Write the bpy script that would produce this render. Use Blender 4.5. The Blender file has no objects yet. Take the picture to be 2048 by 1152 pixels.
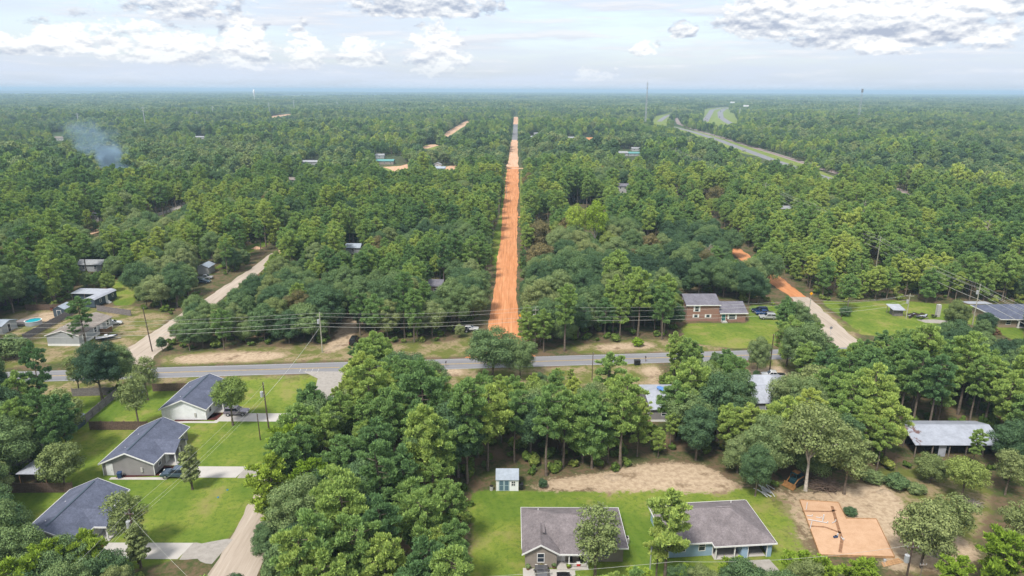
import bpy, math, random
import numpy as np

# ------------------------------------------------------------------ camera
H = 62.0                      # drone height in metres
F = 1365.0                    # focal length in photo pixels (2048 wide)
PITCH = math.radians(16.16)
ROLL = math.radians(0.2)
SUN_EL, SUN_AZ = 56.0, 212.0  # sun elevation, azimuth (0 = +Y, clockwise): behind the camera
scene = bpy.context.scene
col = scene.collection
cam_d = bpy.data.cameras.new('camera')
cam = bpy.data.objects.new('camera', cam_d)
col.objects.link(cam)
cam_d.sensor_width = 36.0
cam_d.lens = 36.0 * F / 2048.0
cam_d.clip_start = 0.5
cam_d.clip_end = 200000.0
cam.location = (0, 0, H)
from mathutils import Matrix, Vector
cam.rotation_euler = (Matrix.Rotation(math.pi/2 - PITCH, 3, 'X') @ Matrix.Rotation(ROLL, 3, 'Z')).to_euler()
scene.camera = cam

# ------------------------------------------------------------------ node helpers
class NX:
    """tiny expression wrapper round shader math nodes"""
    def __init__(s, nt, sock): s.nt, s.s = nt, sock
    def _m(s, op, *a):
        n = s.nt.nodes.new('ShaderNodeMath'); n.operation = op
        for i, v in enumerate(a):
            if isinstance(v, NX): s.nt.links.new(v.s, n.inputs[i])
            else: n.inputs[i].default_value = v
        return NX(s.nt, n.outputs[0])
    def __add__(s, o): return s._m('ADD', s, o)
    def __radd__(s, o): return s._m('ADD', o, s)
    def __sub__(s, o): return s._m('SUBTRACT', s, o)
    def __rsub__(s, o): return s._m('SUBTRACT', o, s)
    def __mul__(s, o): return s._m('MULTIPLY', s, o)
    def __rmul__(s, o): return s._m('MULTIPLY', o, s)
    def __truediv__(s, o): return s._m('DIVIDE', s, o)
    def mx(s, o): return s._m('MAXIMUM', s, o)
    def mn(s, o): return s._m('MINIMUM', s, o)
    def f(s, op, *a): return s._m(op, s, *a)
    def step(s, a, b, lo=0.0, hi=1.0, smooth=True):
        n = s.nt.nodes.new('ShaderNodeMapRange'); n.interpolation_type = 'SMOOTHSTEP' if smooth else 'LINEAR'
        s.nt.links.new(s.s, n.inputs[0])
        for i, v in zip((1, 2, 3, 4), (a, b, lo, hi)): n.inputs[i].default_value = v
        return NX(s.nt, n.outputs[0])

def noise(nt, vec, scale, detail=4.0, rough=0.55, out=0, dist=0.0):
    n = nt.nodes.new('ShaderNodeTexNoise')
    n.inputs['Scale'].default_value = scale; n.inputs['Detail'].default_value = detail
    n.inputs['Roughness'].default_value = rough; n.inputs['Distortion'].default_value = dist
    if vec is not None: nt.links.new(vec, n.inputs['Vector'])
    return NX(nt, n.outputs[out])

def mixc(nt, fac, a, b, blend='MIX'):
    n = nt.nodes.new('ShaderNodeMix'); n.data_type = 'RGBA'; n.blend_type = blend
    for k, v in ((0, fac), (6, a), (7, b)):
        if isinstance(v, NX): nt.links.new(v.s, n.inputs[k])
        elif hasattr(v, 'is_linked'): nt.links.new(v, n.inputs[k])
        elif k == 0: n.inputs[k].default_value = v
        else: n.inputs[k].default_value = (*v[:3], 1)
    return n.outputs[2]

def ramp(nt, fac, stops):
    n = nt.nodes.new('ShaderNodeValToRGB')
    nt.links.new(fac.s if isinstance(fac, NX) else fac, n.inputs[0])
    cr = n.color_ramp
    while len(cr.elements) < len(stops): cr.elements.new(0.5)
    for e, (p, c) in zip(cr.elements, stops): e.position = p; e.color = (*c, 1)
    return n.outputs[0]

# ------------------------------------------------------------------ world: hazy daylight sky with cumulus
world = bpy.data.worlds.new('World'); scene.world = world; world.use_nodes = True
wt = world.node_tree; wt.nodes.clear()
wout = wt.nodes.new('ShaderNodeOutputWorld'); wbg = wt.nodes.new('ShaderNodeBackground')
wt.links.new(wbg.outputs[0], wout.inputs[0])
sky = wt.nodes.new('ShaderNodeTexSky'); sky.sky_type = 'NISHITA'; sky.sun_disc = False
sky.sun_elevation = math.radians(SUN_EL); sky.sun_rotation = math.radians(SUN_AZ)
sky.altitude = 60; sky.air_density = 1.0; sky.dust_density = 2.2; sky.ozone_density = 1.0
wbg.inputs['Strength'].default_value = 0.10
world.cycles.sampling_method = 'MANUAL'; world.cycles.sample_map_resolution = 256
tc = wt.nodes.new('ShaderNodeTexCoord')
sx = wt.nodes.new('ShaderNodeSeparateXYZ'); wt.links.new(tc.outputs['Generated'], sx.inputs[0])
dx, dy, dz = (NX(wt, sx.outputs[i]) for i in range(3))
az = dx.f('ARCTAN2', dy) * (180/math.pi)
el = dz.mx(-1.0).mn(1.0).f('ARCSINE') * (180/math.pi)
def wvec(u, v, w=0.0):
    n = wt.nodes.new('ShaderNodeCombineXYZ')
    for i, k in enumerate((u, v, w)):
        if isinstance(k, NX): wt.links.new(k.s, n.inputs[i])
        else: n.inputs[i].default_value = k
    return n.outputs[0]
# cumulus puffs: (azimuth, elevation of the base, half width, height, strength)
def pxang(px, py):
    return math.degrees(math.atan((px-1024)/F/1.0)), (181-py)/24.4*1.0
CL = [(60,30,190,60,.45),(200,118,75,46,.55),(90,124,110,30,.45),(370,128,100,48,.55),(300,100,90,40,.35),(520,130,48,82,.62),(630,132,42,62,.5),(735,130,48,48,.62),
      (880,134,62,92,.5),(860,36,150,75,.8),(400,52,110,60,.5),(1190,8,75,40,.8),(1275,112,30,26,.5),(1342,82,28,26,.55),
      (1560,70,140,95,1.0),(1740,92,180,85,.95),(1960,55,130,70,.6),(1730,118,50,20,.45),(1920,112,50,24,.45),(1180,160,50,20,.4),(1960,4,130,40,.8)]
big = noise(wt, wvec(az*0.14, el*0.34), 1.0, 7.0, 0.6)
big2 = noise(wt, wvec(az*0.14, (el+0.55)*0.34), 1.0, 7.0, 0.6)
det = noise(wt, wvec(az*0.95, el*1.5, 3.1), 1.0, 7.0, 0.62)
det2 = noise(wt, wvec(az*0.95, (el+0.22)*1.5, 3.1), 1.0, 7.0, 0.62)
field = None; grad = None
for (px, py, w, h, s) in CL:
    a = math.degrees(math.atan((px-1024)/F)); e = (181-py)/24.0; wa = w/23.0; he = h/24.0
    u = (az - a)/wa; v = (el - e)/he
    # flat base, domed top
    vv = v.mx(0.0)*1.0 + (v*-1.0).mx(0.0)*4.0
    b = (1.0 - u*u - vv*vv)*s
    b = b.mx(-0.6)
    field = b if field is None else field.mx(b)
    g = v.step(0.0, 0.55)
    k = b.step(0.0, 0.25)*g
    grad = k if grad is None else grad.mx(k)
generic = (big - 0.52)*3.0 + el.step(5.5, 16.0, -0.35, 0.35)
dens = field.mx(generic - 0.35*el.step(9.0, 6.5)) + (det - 0.5)*2.3 + (big - 0.5)*0.6
cmask = dens.step(-0.08, 0.36)
sa = noise(wt, wvec(az*0.42, el*0.85, 5.0), 1.0, 3.5, 0.55); sb = noise(wt, wvec(az*0.42, (el+0.30)*0.85, 5.0), 1.0, 3.5, 0.55)
lit = 0.34 + (sa - sb)*3.4 + (det - det2)*1.9 + 0.70*grad.mx(el.step(8.0, 20.0, 0.0, 0.8)) - dens.step(0.6, 1.5)*0.10
lit = (lit + el.step(4.4, 2.6, 0.0, 0.34)).mx(0.0).mn(1.0)
veil = noise(wt, wvec(az*0.05, el*0.45, 7.0), 1.0, 5.0, 0.6).step(0.36, 0.64, 0.50, 0.86)
hz = el.step(0.0, 3.0, 0.3, 0.0)
base = mixc(wt, (veil + hz).mn(1.0), sky.outputs[0], (2.5, 2.74, 3.2))
cloudc = mixc(wt, lit, (1.55, 1.76, 2.2), (3.75, 3.75, 3.72))
fade = el.step(0.6, 3.4, 0.3, 0.92)
strat = noise(wt, wvec(az*0.10, el*0.9, 11.0), 1.0, 7.0, 0.62); strat2 = noise(wt, wvec(az*0.10, (el+0.3)*0.9, 11.0), 1.0, 7.0, 0.62)
layer = strat.step(0.47, 0.64)*el.step(0.4, 2.2, 0.2, 0.85)
base = mixc(wt, layer, base, mixc(wt, ((strat-strat2)*4.0+0.55).mx(0.0).mn(1.0), (2.35, 2.52, 2.9), (3.1, 3.16, 3.32)))
skyc = mixc(wt, cmask*fade, base, cloudc)
wt.links.new(skyc, wbg.inputs['Color'])

# ------------------------------------------------------------------ sun and exposure
sun_d = bpy.data.lights.new('sun', 'SUN'); sun_d.energy = 1.5; sun_d.angle = math.radians(11); sun_d.color = (1.0, 0.95, 0.86)
sun = bpy.data.objects.new('sun', sun_d); col.objects.link(sun)
_e, _a = math.radians(SUN_EL), math.radians(SUN_AZ)
sun.rotation_euler = Vector((-math.cos(_e)*math.sin(_a), -math.cos(_e)*math.cos(_a), -math.sin(_e))).to_track_quat('-Z', 'Y').to_euler()
scene.view_settings.view_transform = 'Standard'; scene.view_settings.look = 'None'
scene.view_settings.gamma = 1.0; scene.view_settings.use_curve_mapping = False
scene.view_settings.exposure = 1.58
scene.cycles.max_bounces = 5; scene.cycles.diffuse_bounces = 2; scene.cycles.glossy_bounces = 2
scene.cycles.transmission_bounces = 3; scene.cycles.volume_bounces = 0; scene.cycles.transparent_max_bounces = 6
scene.cycles.use_denoising = True
scene.cycles.use_adaptive_sampling = False

# ------------------------------------------------------------------ pixel <-> ground
def G(px, py, z=0.0):
    u = (px-1024)/F; v = (576-py)/F
    c, s = math.cos(ROLL), math.sin(ROLL)
    u, v = c*u - s*v, s*u + c*v
    d = (u, math.cos(PITCH)+v*math.sin(PITCH), -math.sin(PITCH)+v*math.cos(PITCH))
    t = (z-H)/d[2]
    return (d[0]*t, d[1]*t)
def GP(pts): return [G(*p) for p in pts]
def proj(x, y, z):
    cp, sp = math.cos(PITCH), math.sin(PITCH)
    zc = y*cp-(z-H)*sp; yc = y*sp+(z-H)*cp
    u2 = x/zc; v2 = yc/zc
    c, s = math.cos(ROLL), math.sin(ROLL)
    return 1024+F*(c*u2+s*v2), 576-F*(-s*u2+c*v2)
def inpoly(x, y, poly):
    """vectorised point in polygon"""
    r = np.zeros(np.shape(x), bool); n = len(poly)
    for i in range(n):
        x0, y0 = poly[i]; x1, y1 = poly[i-1]
        if y0 == y1: continue
        c = ((y0 > y) != (y1 > y)) & (x < (x1-x0)*(y-y0)/(y1-y0)+x0)
        r ^= c
    return r

# ------------------------------------------------------------------ materials
MAT = {}
def pmat(name, color, rough=0.8, spec=0.2, metal=0.0, var=0.0, vscale=3.0, bump=0.0, bscale=20.0, coat=0.0, emit=None, ovar=0.0):
    """plain procedural material: colour with noise variation, optional bump"""
    if name in MAT: return MAT[name]
    m = bpy.data.materials.new(name); m.use_nodes = True; nt = m.node_tree
    b = nt.nodes['Principled BSDF']
    b.inputs['Roughness'].default_value = rough; b.inputs['Specular IOR Level'].default_value = spec
    b.inputs['Metallic'].default_value = metal; b.inputs['Coat Weight'].default_value = coat
    b.inputs['Base Color'].default_value = (*color, 1)
    t = nt.nodes.new('ShaderNodeTexCoord')
    if var > 0:
        f = noise(nt, t.outputs['Object'], vscale, 6, 0.65).step(0.25, 0.75)
        lo = tuple(max(0, c*(1-var)) for c in color); hi = tuple(min(1, c*(1+var)) for c in color)
        nt.links.new(mixc(nt, f, lo, hi), b.inputs['Base Color'])
    if bump > 0:
        bn = nt.nodes.new('ShaderNodeBump'); bn.inputs['Strength'].default_value = bump
        nt.links.new(noise(nt, t.outputs['Object'], bscale, 4).s, bn.inputs['Height'])
        nt.links.new(bn.outputs[0], b.inputs['Normal'])
    MAT[name] = m
    return m

# ------------------------------------------------------------------ mesh helpers
class MB:
    def __init__(s): s.v, s.f, s.m = [], [], []
    def add(s, vs, fs, mi=0):
        o = len(s.v); s.v += [tuple(p) for p in vs]; s.f += [tuple(i+o for i in q) for q in fs]; s.m += [mi]*len(fs); return s
    def box(s, x0, x1, y0, y1, z0, z1, mi=0):
        return s.add([(x0,y0,z0),(x1,y0,z0),(x1,y1,z0),(x0,y1,z0),(x0,y0,z1),(x1,y0,z1),(x1,y1,z1),(x0,y1,z1)],
                     [(0,3,2,1),(4,5,6,7),(0,1,5,4),(1,2,6,5),(2,3,7,6),(3,0,4,7)], mi)
    def slab(s, quad, n, mi=0):
        """four corners (top, counter-clockwise) extruded by vector n downwards"""
        vs = list(quad)+[tuple(a+b for a, b in zip(p, n)) for p in quad]; k = len(quad)
        return s.add(vs, [tuple(range(k)), tuple(range(2*k-1, k-1, -1))]+[((i+1)%k, i, i+k, (i+1)%k+k) for i in range(k)], mi)
    def prism(s, poly, z0, z1, mi=0):
        n = len(poly); a = sum(poly[i-1][0]*poly[i][1]-poly[i][0]*poly[i-1][1] for i in range(n))
        if a < 0: poly = poly[::-1]
        return s.add([(x,y,z0) for x,y in poly]+[(x,y,z1) for x,y in poly],
                     [tuple(range(n-1,-1,-1)), tuple(range(n,2*n))]+[(i,(i+1)%n,(i+1)%n+n,i+n) for i in range(n)], mi)
    def cyl(s, p0, p1, r0, r1=None, n=8, cap=True, mi=0):
        r1 = r0 if r1 is None else r1
        a, b = Vector(p0), Vector(p1); d = (b-a).normalized()
        u = d.orthogonal().normalized(); w = d.cross(u)
        vs = []
        for p, r in ((a, r0), (b, r1)):
            for i in range(n):
                t = 2*math.pi*i/n; vs.append(tuple(p+u*(r*math.cos(t))+w*(r*math.sin(t))))
        fs = [(i,(i+1)%n,(i+1)%n+n,i+n) for i in range(n)]
        if cap: fs += [tuple(range(n-1,-1,-1)), tuple(range(n,2*n))]
        return s.add(vs, fs, mi)
    def mesh(s, name, mats, smooth=False):
        me = bpy.data.meshes.new(name); me.from_pydata(s.v, [], s.f)
        for m in (mats if isinstance(mats, (list, tuple)) else [mats]): me.materials.append(m)
        if any(s.m): me.polygons.foreach_set('material_index', s.m)
        if smooth: me.polygons.foreach_set('use_smooth', [True]*len(s.f))
        me.update(); return me
    def build(s, name, mats, parent=None, smooth=False, **kw):
        o = bpy.data.objects.new(name, s.mesh(name, mats, smooth)); col.objects.link(o)
        if parent is not None: o.parent = parent
        for k, v in kw.items(): o[k] = v
        return o
def obj(name, me, parent=None, **kw):
    o = bpy.data.objects.new(name, me); col.objects.link(o)
    if parent is not None: o.parent = parent
    for k, v in kw.items(): o[k] = v
    return o
def thing(name, label, cat, loc=(0,0,0), rotz=0.0, group=None):
    o = bpy.data.objects.new(name, None); col.objects.link(o); o.empty_display_size = 0.3
    o.location = loc; o.rotation_euler = (0, 0, rotz); o['label'] = label; o['category'] = cat
    if group: o['group'] = group
    return o
def tag(o, label, cat, group=None):
    o['label'] = label; o['category'] = cat
    if group: o['group'] = group
    return o
def copy_tree(o, parent=None):
    c = o.copy(); col.objects.link(c); c.parent = parent
    for ch in list(o.children): copy_tree(ch, c)
    return c
def bars(mb, pts, r, n=6):
    for a, b in zip(pts, pts[1:]): mb.cyl(a, b, r, r, n)
    return mb
rnd = random.Random(7)
nrg = np.random.default_rng(11)

# ================================================================== GROUND
DIRT_X = lambda y: -2.3 + (y-173)*0.0066           # orange dirt road runs almost along +Y
PAVED = lambda x: (147.2 + x*0.0) + 0.0869*(x+40)   # centre line of the paved road, y as a function of x
PAV_HW = 3.15

# polygons in photo pixels, turned into ground coordinates
LAWN = [  # mown lawns
 [(300,768),(375,766),(395,757),(560,752),(640,752),(652,772),(610,838),(560,935),(530,960),(495,1035),(440,1095),(230,1150),(120,1152),(100,1060),(20,1060),(0,1040),(0,985),(130,960),(150,890),(60,880),(0,870),(0,790),(100,780),(235,790)],
 [(943,985),(992,981),(1540,977),(1585,1040),(1615,1110),(1640,1200),(940,1200)],
 [(1372,646),(1362,668),(1400,690),(1470,697),(1545,692),(1560,660),(1575,612),(1500,610),(1497,646)],
 [(1640,600),(1700,650),(1712,668),(1760,672),(1850,668),(1900,640),(1990,660),(2048,690),(2048,610),(1880,608),(1785,600),(1700,605)],
 [(984,520),(982,480),(1000,430),(1012,335),(1017,335),(1008,430),(1002,500),(992,560)],
 [(395,575),(425,545),(500,505),(540,488),(525,480),(480,500),(440,530),(395,560)],
 [(225,560),(300,560),(262,612),(230,612)],
 [(1040,340),(1046,335),(1052,440),(1040,440)],
]
DRY = [   # thin dry grass over sand
 [(0,640),(60,615),(262,612),(345,632),(250,705),(0,738)],
 [(320,712),(480,697),(690,688),(860,688),(970,668),(940,712),(690,720),(320,730)],
 [(0,762),(320,752),(560,748),(640,750),(640,757),(395,760),(300,770),(0,800)],
 [(890,733),(945,732),(1000,740),(1310,722),(1330,760),(1290,780),(1200,770),(900,785)],
 [(1150,690),(1310,678),(1400,688),(1470,697),(1470,701),(1310,704),(1150,708)],
 [(1700,960),(1860,930),(1990,985),(1960,1070),(1900,1100),(1840,1152),(1780,1152),(1790,1110),(1760,1010)],
 [(1590,585),(1640,610),(1720,672),(1700,690),(1660,690),(1640,640)],
 [(1545,985),(1600,1000),(1640,1160),(1600,1160),(1580,1060)],
 [(1500,735),(1600,700),(1620,760),(1560,790),(1490,790)],
 [(590,860),(640,860),(560,1000),(500,1060),(520,960),(560,925)],
]
SAND = [  # bare pale sand
 [(1050,982),(1095,955),(1200,950),(1290,928),(1330,922),(1420,932),(1470,968),(1560,972),(1570,985),(1500,979),(1300,984),(1150,985)],
 [(1550,985),(1600,985),(1700,975),(1760,960),(1800,990),(1780,1030),(1700,1000),(1600,1000)],
 [(330,716),(420,706),(560,704),(590,712),(520,722),(360,726)],
 [(1190,690),(1310,683),(1310,696),(1190,702)],
 [(860,735),(940,738),(930,752),(880,752)],
 [(1275,735),(1320,730),(1330,748),(1280,750)],[(1290,762),(1320,752),(1325,775),(1300,780)],
 [(560,905),(585,885),(560,940),(530,955),(535,925)],
 [(925,1152),(935,1030),(950,1000),(958,1010),(948,1060),(945,1152)],
 [(1490,740),(1560,730),(1580,752),(1560,775),(1495,775)],
 [(1850,1060),(1920,1070),(1960,1110),(1900,1152),(1840,1140),(1820,1120)],
 [(1640,1000),(1690,1020),(1760,1030),(1800,1110),(1820,1152),(1780,1152),(1740,1060)],
 [(20,650),(60,628),(120,622),(110,640),(60,650)],
 [(640,715),(700,690),(720,640),(700,625),(680,660),(655,690)], 
 [(1600,985),(1700,985),(1800,1000),(1830,1060),(1830,1125),(1790,1125),(1750,1035),(1690,1030),(1670,1000),(1600,995)],
 [(1575,1000),(1605,1000),(1645,1120),(1625,1125),(1590,1060)],
]
FIELD = [  # far open fields
 [(0,190),(200,186),(420,188),(60,193)],[(0,182),(330,181),(250,184.5),(0,185)],[(480,193),(640,189.5),(800,190),(830,193),(560,194.5)],[(700,184),(960,183),(1040,184),(760,186)],
 [(1300,247),(1312,232),(1330,228),(1345,222),(1352,222),(1334,240),(1335,250),(1400,264),(1480,288),(1570,312),(1665,352),(1830,387),(1800,392),(1650,360),(1545,318),(1490,308),(1420,285),(1330,252)],
 [(1403,242),(1410,217),(1460,212),(1480,250),(1440,252)],
 [(885,272),(935,240),(945,242),(895,276)],[(850,290),(880,288),(875,300),(845,298)],
 [(535,234),(582,227),(585,229),(545,236)],
 [(290,435),(330,425),(375,405),(370,415),(330,430),(300,440)],
 [(765,334),(820,330),(820,345),(780,345)],
 [(1230,325),(1282,325),(1290,345),(1250,340)],[(1085,318),(1100,318),(1100,322),(1085,322)],
]
def tensor(lo, hi, step, far, grow=1.22):
    a = list(np.arange(lo, hi+1e-6, step)); s = step
    while a[-1] < far: s = min(s*grow, 2500); a.append(a[-1]+s)
    s = step
    while a[0] > -far: s = min(s*grow, 2500); a.insert(0, a[0]-s)
    return np.array(a)
gx = tensor(-150, 175, 1.0, 45000); gy = tensor(60, 270, 1.0, 45000)
XX, YY = np.meshgrid(gx, gy)
ZZ = np.zeros_like(XX)
RR = np.hypot(XX, YY)
far_w = np.clip((RR-12000)/9000, 0, 1)
ZZ += far_w*(10*np.sin(XX/3100+1.0)*np.cos(YY/4200) + 26*np.clip(-XX/14000+0.1, 0, 1) + 6*np.sin(XX/1300+YY/2100))
def raster(polys, it=2):
    m = np.zeros_like(XX)
    for p in polys: m[inpoly(XX, YY, GP(p))] = 1
    k = m.copy()
    for _ in range(it):
        k[1:-1,1:-1] = (k[1:-1,1:-1]*2+k[:-2,1:-1]+k[2:,1:-1]+k[1:-1,:-2]+k[1:-1,2:])/6
    return k
ny, nx = XX.shape
gv = np.stack([XX.ravel(), YY.ravel(), ZZ.ravel()], 1)
ii = np.arange(nx*ny).reshape(ny, nx)
gf = np.stack([ii[:-1,:-1].ravel(), ii[:-1,1:].ravel(), ii[1:,1:].ravel(), ii[1:,:-1].ravel()], 1)
def np_mesh(name, v, f):
    """numpy arrays to a mesh (all faces with the same number of corners)"""
    me = bpy.data.meshes.new(name); k = f.shape[1]
    me.vertices.add(len(v)); me.vertices.foreach_set('co', np.ascontiguousarray(v, np.float32).ravel())
    me.loops.add(f.size); me.loops.foreach_set('vertex_index', np.ascontiguousarray(f, np.int32).ravel())
    me.polygons.add(len(f)); me.polygons.foreach_set('loop_start', np.arange(0, f.size, k, dtype=np.int32))
    me.polygons.foreach_set('loop_total', np.full(len(f), k, np.int32))
    me.update(calc_edges=True); return me
gme = np_mesh('ground', gv, gf)
for nm, polys in (('lawn', LAWN), ('dry', DRY), ('sand', SAND)):
    at = gme.attributes.new(nm, 'FLOAT', 'POINT'); at.data.foreach_set('value', raster(polys, 1 if nm == 'field' else 3 if nm == 'lawn' else 9).ravel().astype(np.float32))
ground = obj('ground', gme, kind='structure')

def ground_mat():
    m = bpy.data.materials.new('ground'); m.use_nodes = True; nt = m.node_tree
    b = nt.nodes['Principled BSDF']; b.inputs['Roughness'].default_value = 0.95; b.inputs['Specular IOR Level'].default_value = 0.08
    geo = nt.nodes.new('ShaderNodeNewGeometry'); pos = geo.outputs['Position']
    def att(n):
        a = nt.nodes.new('ShaderNodeAttribute'); a.attribute_name = n; return NX(nt, a.outputs['Fac'])
    n1 = noise(nt, pos, 0.22, 8, 0.65); n2 = noise(nt, pos, 1.3, 6, 0.65); n3 = noise(nt, pos, 0.045, 5, 0.6); n4 = noise(nt, pos, 5.0, 4, 0.7)
    nf = noise(nt, pos, 0.0035, 6, 0.65)
    fine = (n1 - 0.5)*1.7 + (n2 - 0.5)*1.3
    # woodland floor: pine straw and low green growth
    floor_c = mixc(nt, (n1*0.6+n2*0.4).step(0.42, 0.58), (0.150, 0.105, 0.066), (0.060, 0.080, 0.026))
    farwood = mixc(nt, nf.step(0.42, 0.58), (0.040, 0.072, 0.030), (0.075, 0.105, 0.040))
    ln = nt.nodes.new('ShaderNodeVectorMath'); ln.operation = 'LENGTH'; nt.links.new(pos, ln.inputs[0])
    dist = NX(nt, ln.outputs['Value'])
    c = mixc(nt, dist.step(300, 900), floor_c, farwood)
    # lawn
    lawn1 = mixc(nt, (n3*0.7+n1*0.3).step(0.40, 0.60), (0.100, 0.165, 0.022), (0.205, 0.245, 0.040))
    lawn1 = mixc(nt, n2.step(0.48, 0.62, 0.0, 0.55), lawn1, (0.062, 0.115, 0.018))
    lawn1 = mixc(nt, n4.step(0.45, 0.70, 0.0, 0.5), lawn1, (0.075, 0.130, 0.018))
    lawn1 = mixc(nt, (n1*0.5+n3*0.5).step(0.51, 0.60, 0.0, 0.7), lawn1, (0.245, 0.220, 0.080))
    sp = nt.nodes.new('ShaderNodeSeparateXYZ'); nt.links.new(pos, sp.inputs[0])
    mow = ((NX(nt, sp.outputs[0])*0.96 + NX(nt, sp.outputs[1])*0.28 + (n3-0.5)*3.0)*3.6).f('SINE')
    lawn1 = mixc(nt, mow.step(-0.4, 0.8, 0.0, 0.20), lawn1, (0.150, 0.205, 0.035))
    c = mixc(nt, (att('lawn')+fine*0.35).step(0.32, 0.62), c, lawn1)
    dryc = mixc(nt, n1.step(0.42, 0.58), (0.290, 0.225, 0.135), (0.125, 0.140, 0.035))
    dryc = mixc(nt, n2.step(0.48, 0.66, 0.0, 0.8), dryc, (0.095, 0.110, 0.028))
    c = mixc(nt, (att('dry')+fine*0.8).step(0.30, 0.62), c, dryc)
    sandc = mixc(nt, n2.step(0.38, 0.64), (0.480, 0.375, 0.265), (0.350, 0.262, 0.180))
    sandc = mixc(nt, n1.step(0.54, 0.64, 0.0, 0.7), sandc, (0.155, 0.105, 0.062))
    sandc = mixc(nt, n4.step(0.55, 0.72, 0.0, 0.5), sandc, (0.165, 0.120, 0.080))
    c = mixc(nt, (att('sand')+fine*0.8).step(0.34, 0.60), c, sandc)
    nt.links.new(c, b.inputs['Base Color'])
    bn = nt.nodes.new('ShaderNodeBump'); bn.inputs['Strength'].default_value = 0.5; bn.inputs['Distance'].default_value = 0.12
    nt.links.new((n2*0.6+n4*0.5).s, bn.inputs['Height']); nt.links.new(bn.outputs[0], b.inputs['Normal'])
    return m
gme.materials.append(ground_mat())

# ------------------------------------------------------------------ roads
def road_mat(name, stops, tracks=0.0, scale=0.5, rough=0.95, axis=None, patch=None):
    """stops: colours mixed by noise; tracks: darker/lighter ruts along the road"""
    m = bpy.data.materials.new(name); m.use_nodes = True; nt = m.node_tree
    b = nt.nodes['Principled BSDF']; b.inputs['Roughness'].default_value = rough; b.inputs['Specular IOR Level'].default_value = 0.12
    geo = nt.nodes.new('ShaderNodeNewGeometry'); pos = geo.outputs['Position']
    m0 = nt.nodes.new('ShaderNodeMapping'); m0.inputs['Scale'].default_value = ((1.0, 0.09, 1.0) if axis is None else (0.09, 1.0, 1.0)) if tracks > 0 else (1, 1, 1)
    nt.links.new(pos, m0.inputs['Vector']); pos2 = m0.outputs[0]
    n1 = noise(nt, pos2, scale, 8, 0.65); n2 = noise(nt, pos2, scale*8, 5, 0.7)
    c = ramp(nt, (n1*0.65+n2*0.35).step(0.3, 0.7, smooth=False), stops)
    if tracks > 0:
        mp = nt.nodes.new('ShaderNodeMapping'); mp.inputs['Scale'].default_value = (1.0, 0.03, 1.0) if axis is None else axis
        nt.links.new(pos, mp.inputs['Vector'])
        t = noise(nt, mp.outputs[0], 1.6, 5, 0.6)
        k = tuple(x*0.72 for x in stops[0][1]); l = tuple(min(1, x*1.12) for x in stops[-1][1])
        c = mixc(nt, t.step(0.52, 0.68, 0.0, tracks), c, k)
        c = mixc(nt, t.step(0.46, 0.34, 0.0, tracks), c, l)
    if patch: c = patch(nt, pos, c)
    nt.links.new(c, b.inputs['Base Color'])
    bn = nt.nodes.new('ShaderNodeBump'); bn.inputs['Strength'].default_value = 0.35; bn.inputs['Distance'].default_value = 0.06
    nt.links.new((n2+n1).s, bn.inputs['Height']); nt.links.new(bn.outputs[0], b.inputs['Normal'])
    return m
def strip(name, pts, hw, mat, z=0.006, wob=0.0, seg=2.0, kind='structure', parent=None):
    """road sheet along centre points; hw a number or one value per point; ragged edges by wob"""
    P = [Vector(p) for p in pts]; W = [hw]*len(P) if not isinstance(hw, (list, tuple)) else hw
    r = random.Random(len(pts)*31+int(P[0].x*7)); L = []; R = []
    cl = []
    for a, b, wa, wb in zip(P, P[1:], W, W[1:]):
        n = max(1, int((b-a).length/seg))
        for i in range(n): cl.append((a.lerp(b, i/n), wa+(wb-wa)*i/n))
    cl.append((P[-1], W[-1])); ol = orr = 0.0
    vs = []
    for i, (p, w) in enumerate(cl):
        q0 = cl[max(0, i-1)][0]; q1 = cl[min(len(cl)-1, i+1)][0]
        d = (q1-q0).normalized(); nrm = Vector((-d.y, d.x))
        ol = ol*0.78+r.uniform(-wob, wob); orr = orr*0.78+r.uniform(-wob, wob)
        a = p+nrm*(w+ol); b = p-nrm*(w+orr)
        vs += [(a.x, a.y, z), (b.x, b.y, z)]
    mb = MB(); mb.add(vs, [(2*i, 2*i+1, 2*i+3, 2*i+2) for i in range(len(cl)-1)])
    kw = {'kind': kind} if parent is None else {}
    return mb.build(name, mat, parent, **kw)
M_asph = road_mat('asphalt', [(0.0, (0.168, 0.168, 0.185)), (0.5, (0.209, 0.209, 0.226)), (1.0, (0.258, 0.256, 0.266))], 0.35, 0.4, axis=(0.025, 0.820, 0.820))
M_orange = road_mat('orange_dirt', [(0.0, (0.438, 0.176, 0.070)), (0.5, (0.541, 0.238, 0.107)), (1.0, (0.646, 0.318, 0.161))], 0.7, 0.25)
M_orange2 = road_mat('pale_orange_dirt', [(0.0, (0.490, 0.279, 0.165)), (0.5, (0.577, 0.360, 0.236)), (1.0, (0.666, 0.438, 0.315))], 0.6, 0.25)
M_pale = road_mat('pale_sand_road', [(0.0, (0.328, 0.273, 0.222)), (0.5, (0.410, 0.345, 0.287)), (1.0, (0.478, 0.414, 0.355))], 0.5, 0.3)
M_paleo = road_mat('sand_orange_road', [(0.0, (0.438, 0.271, 0.165)), (0.5, (0.541, 0.349, 0.228)), (1.0, (0.622, 0.438, 0.315))], 0.6, 0.3)
M_gravel = road_mat('gravel', [(0.0, (0.246, 0.226, 0.205)), (0.5, (0.328, 0.304, 0.281)), (1.0, (0.397, 0.372, 0.345))], 0.0, 1.2)
M_conc = road_mat('concrete', [(0.0, (0.410, 0.386, 0.362)), (0.5, (0.458, 0.434, 0.410)), (1.0, (0.492, 0.471, 0.448))], 0.0, 0.6, 0.85)
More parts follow.
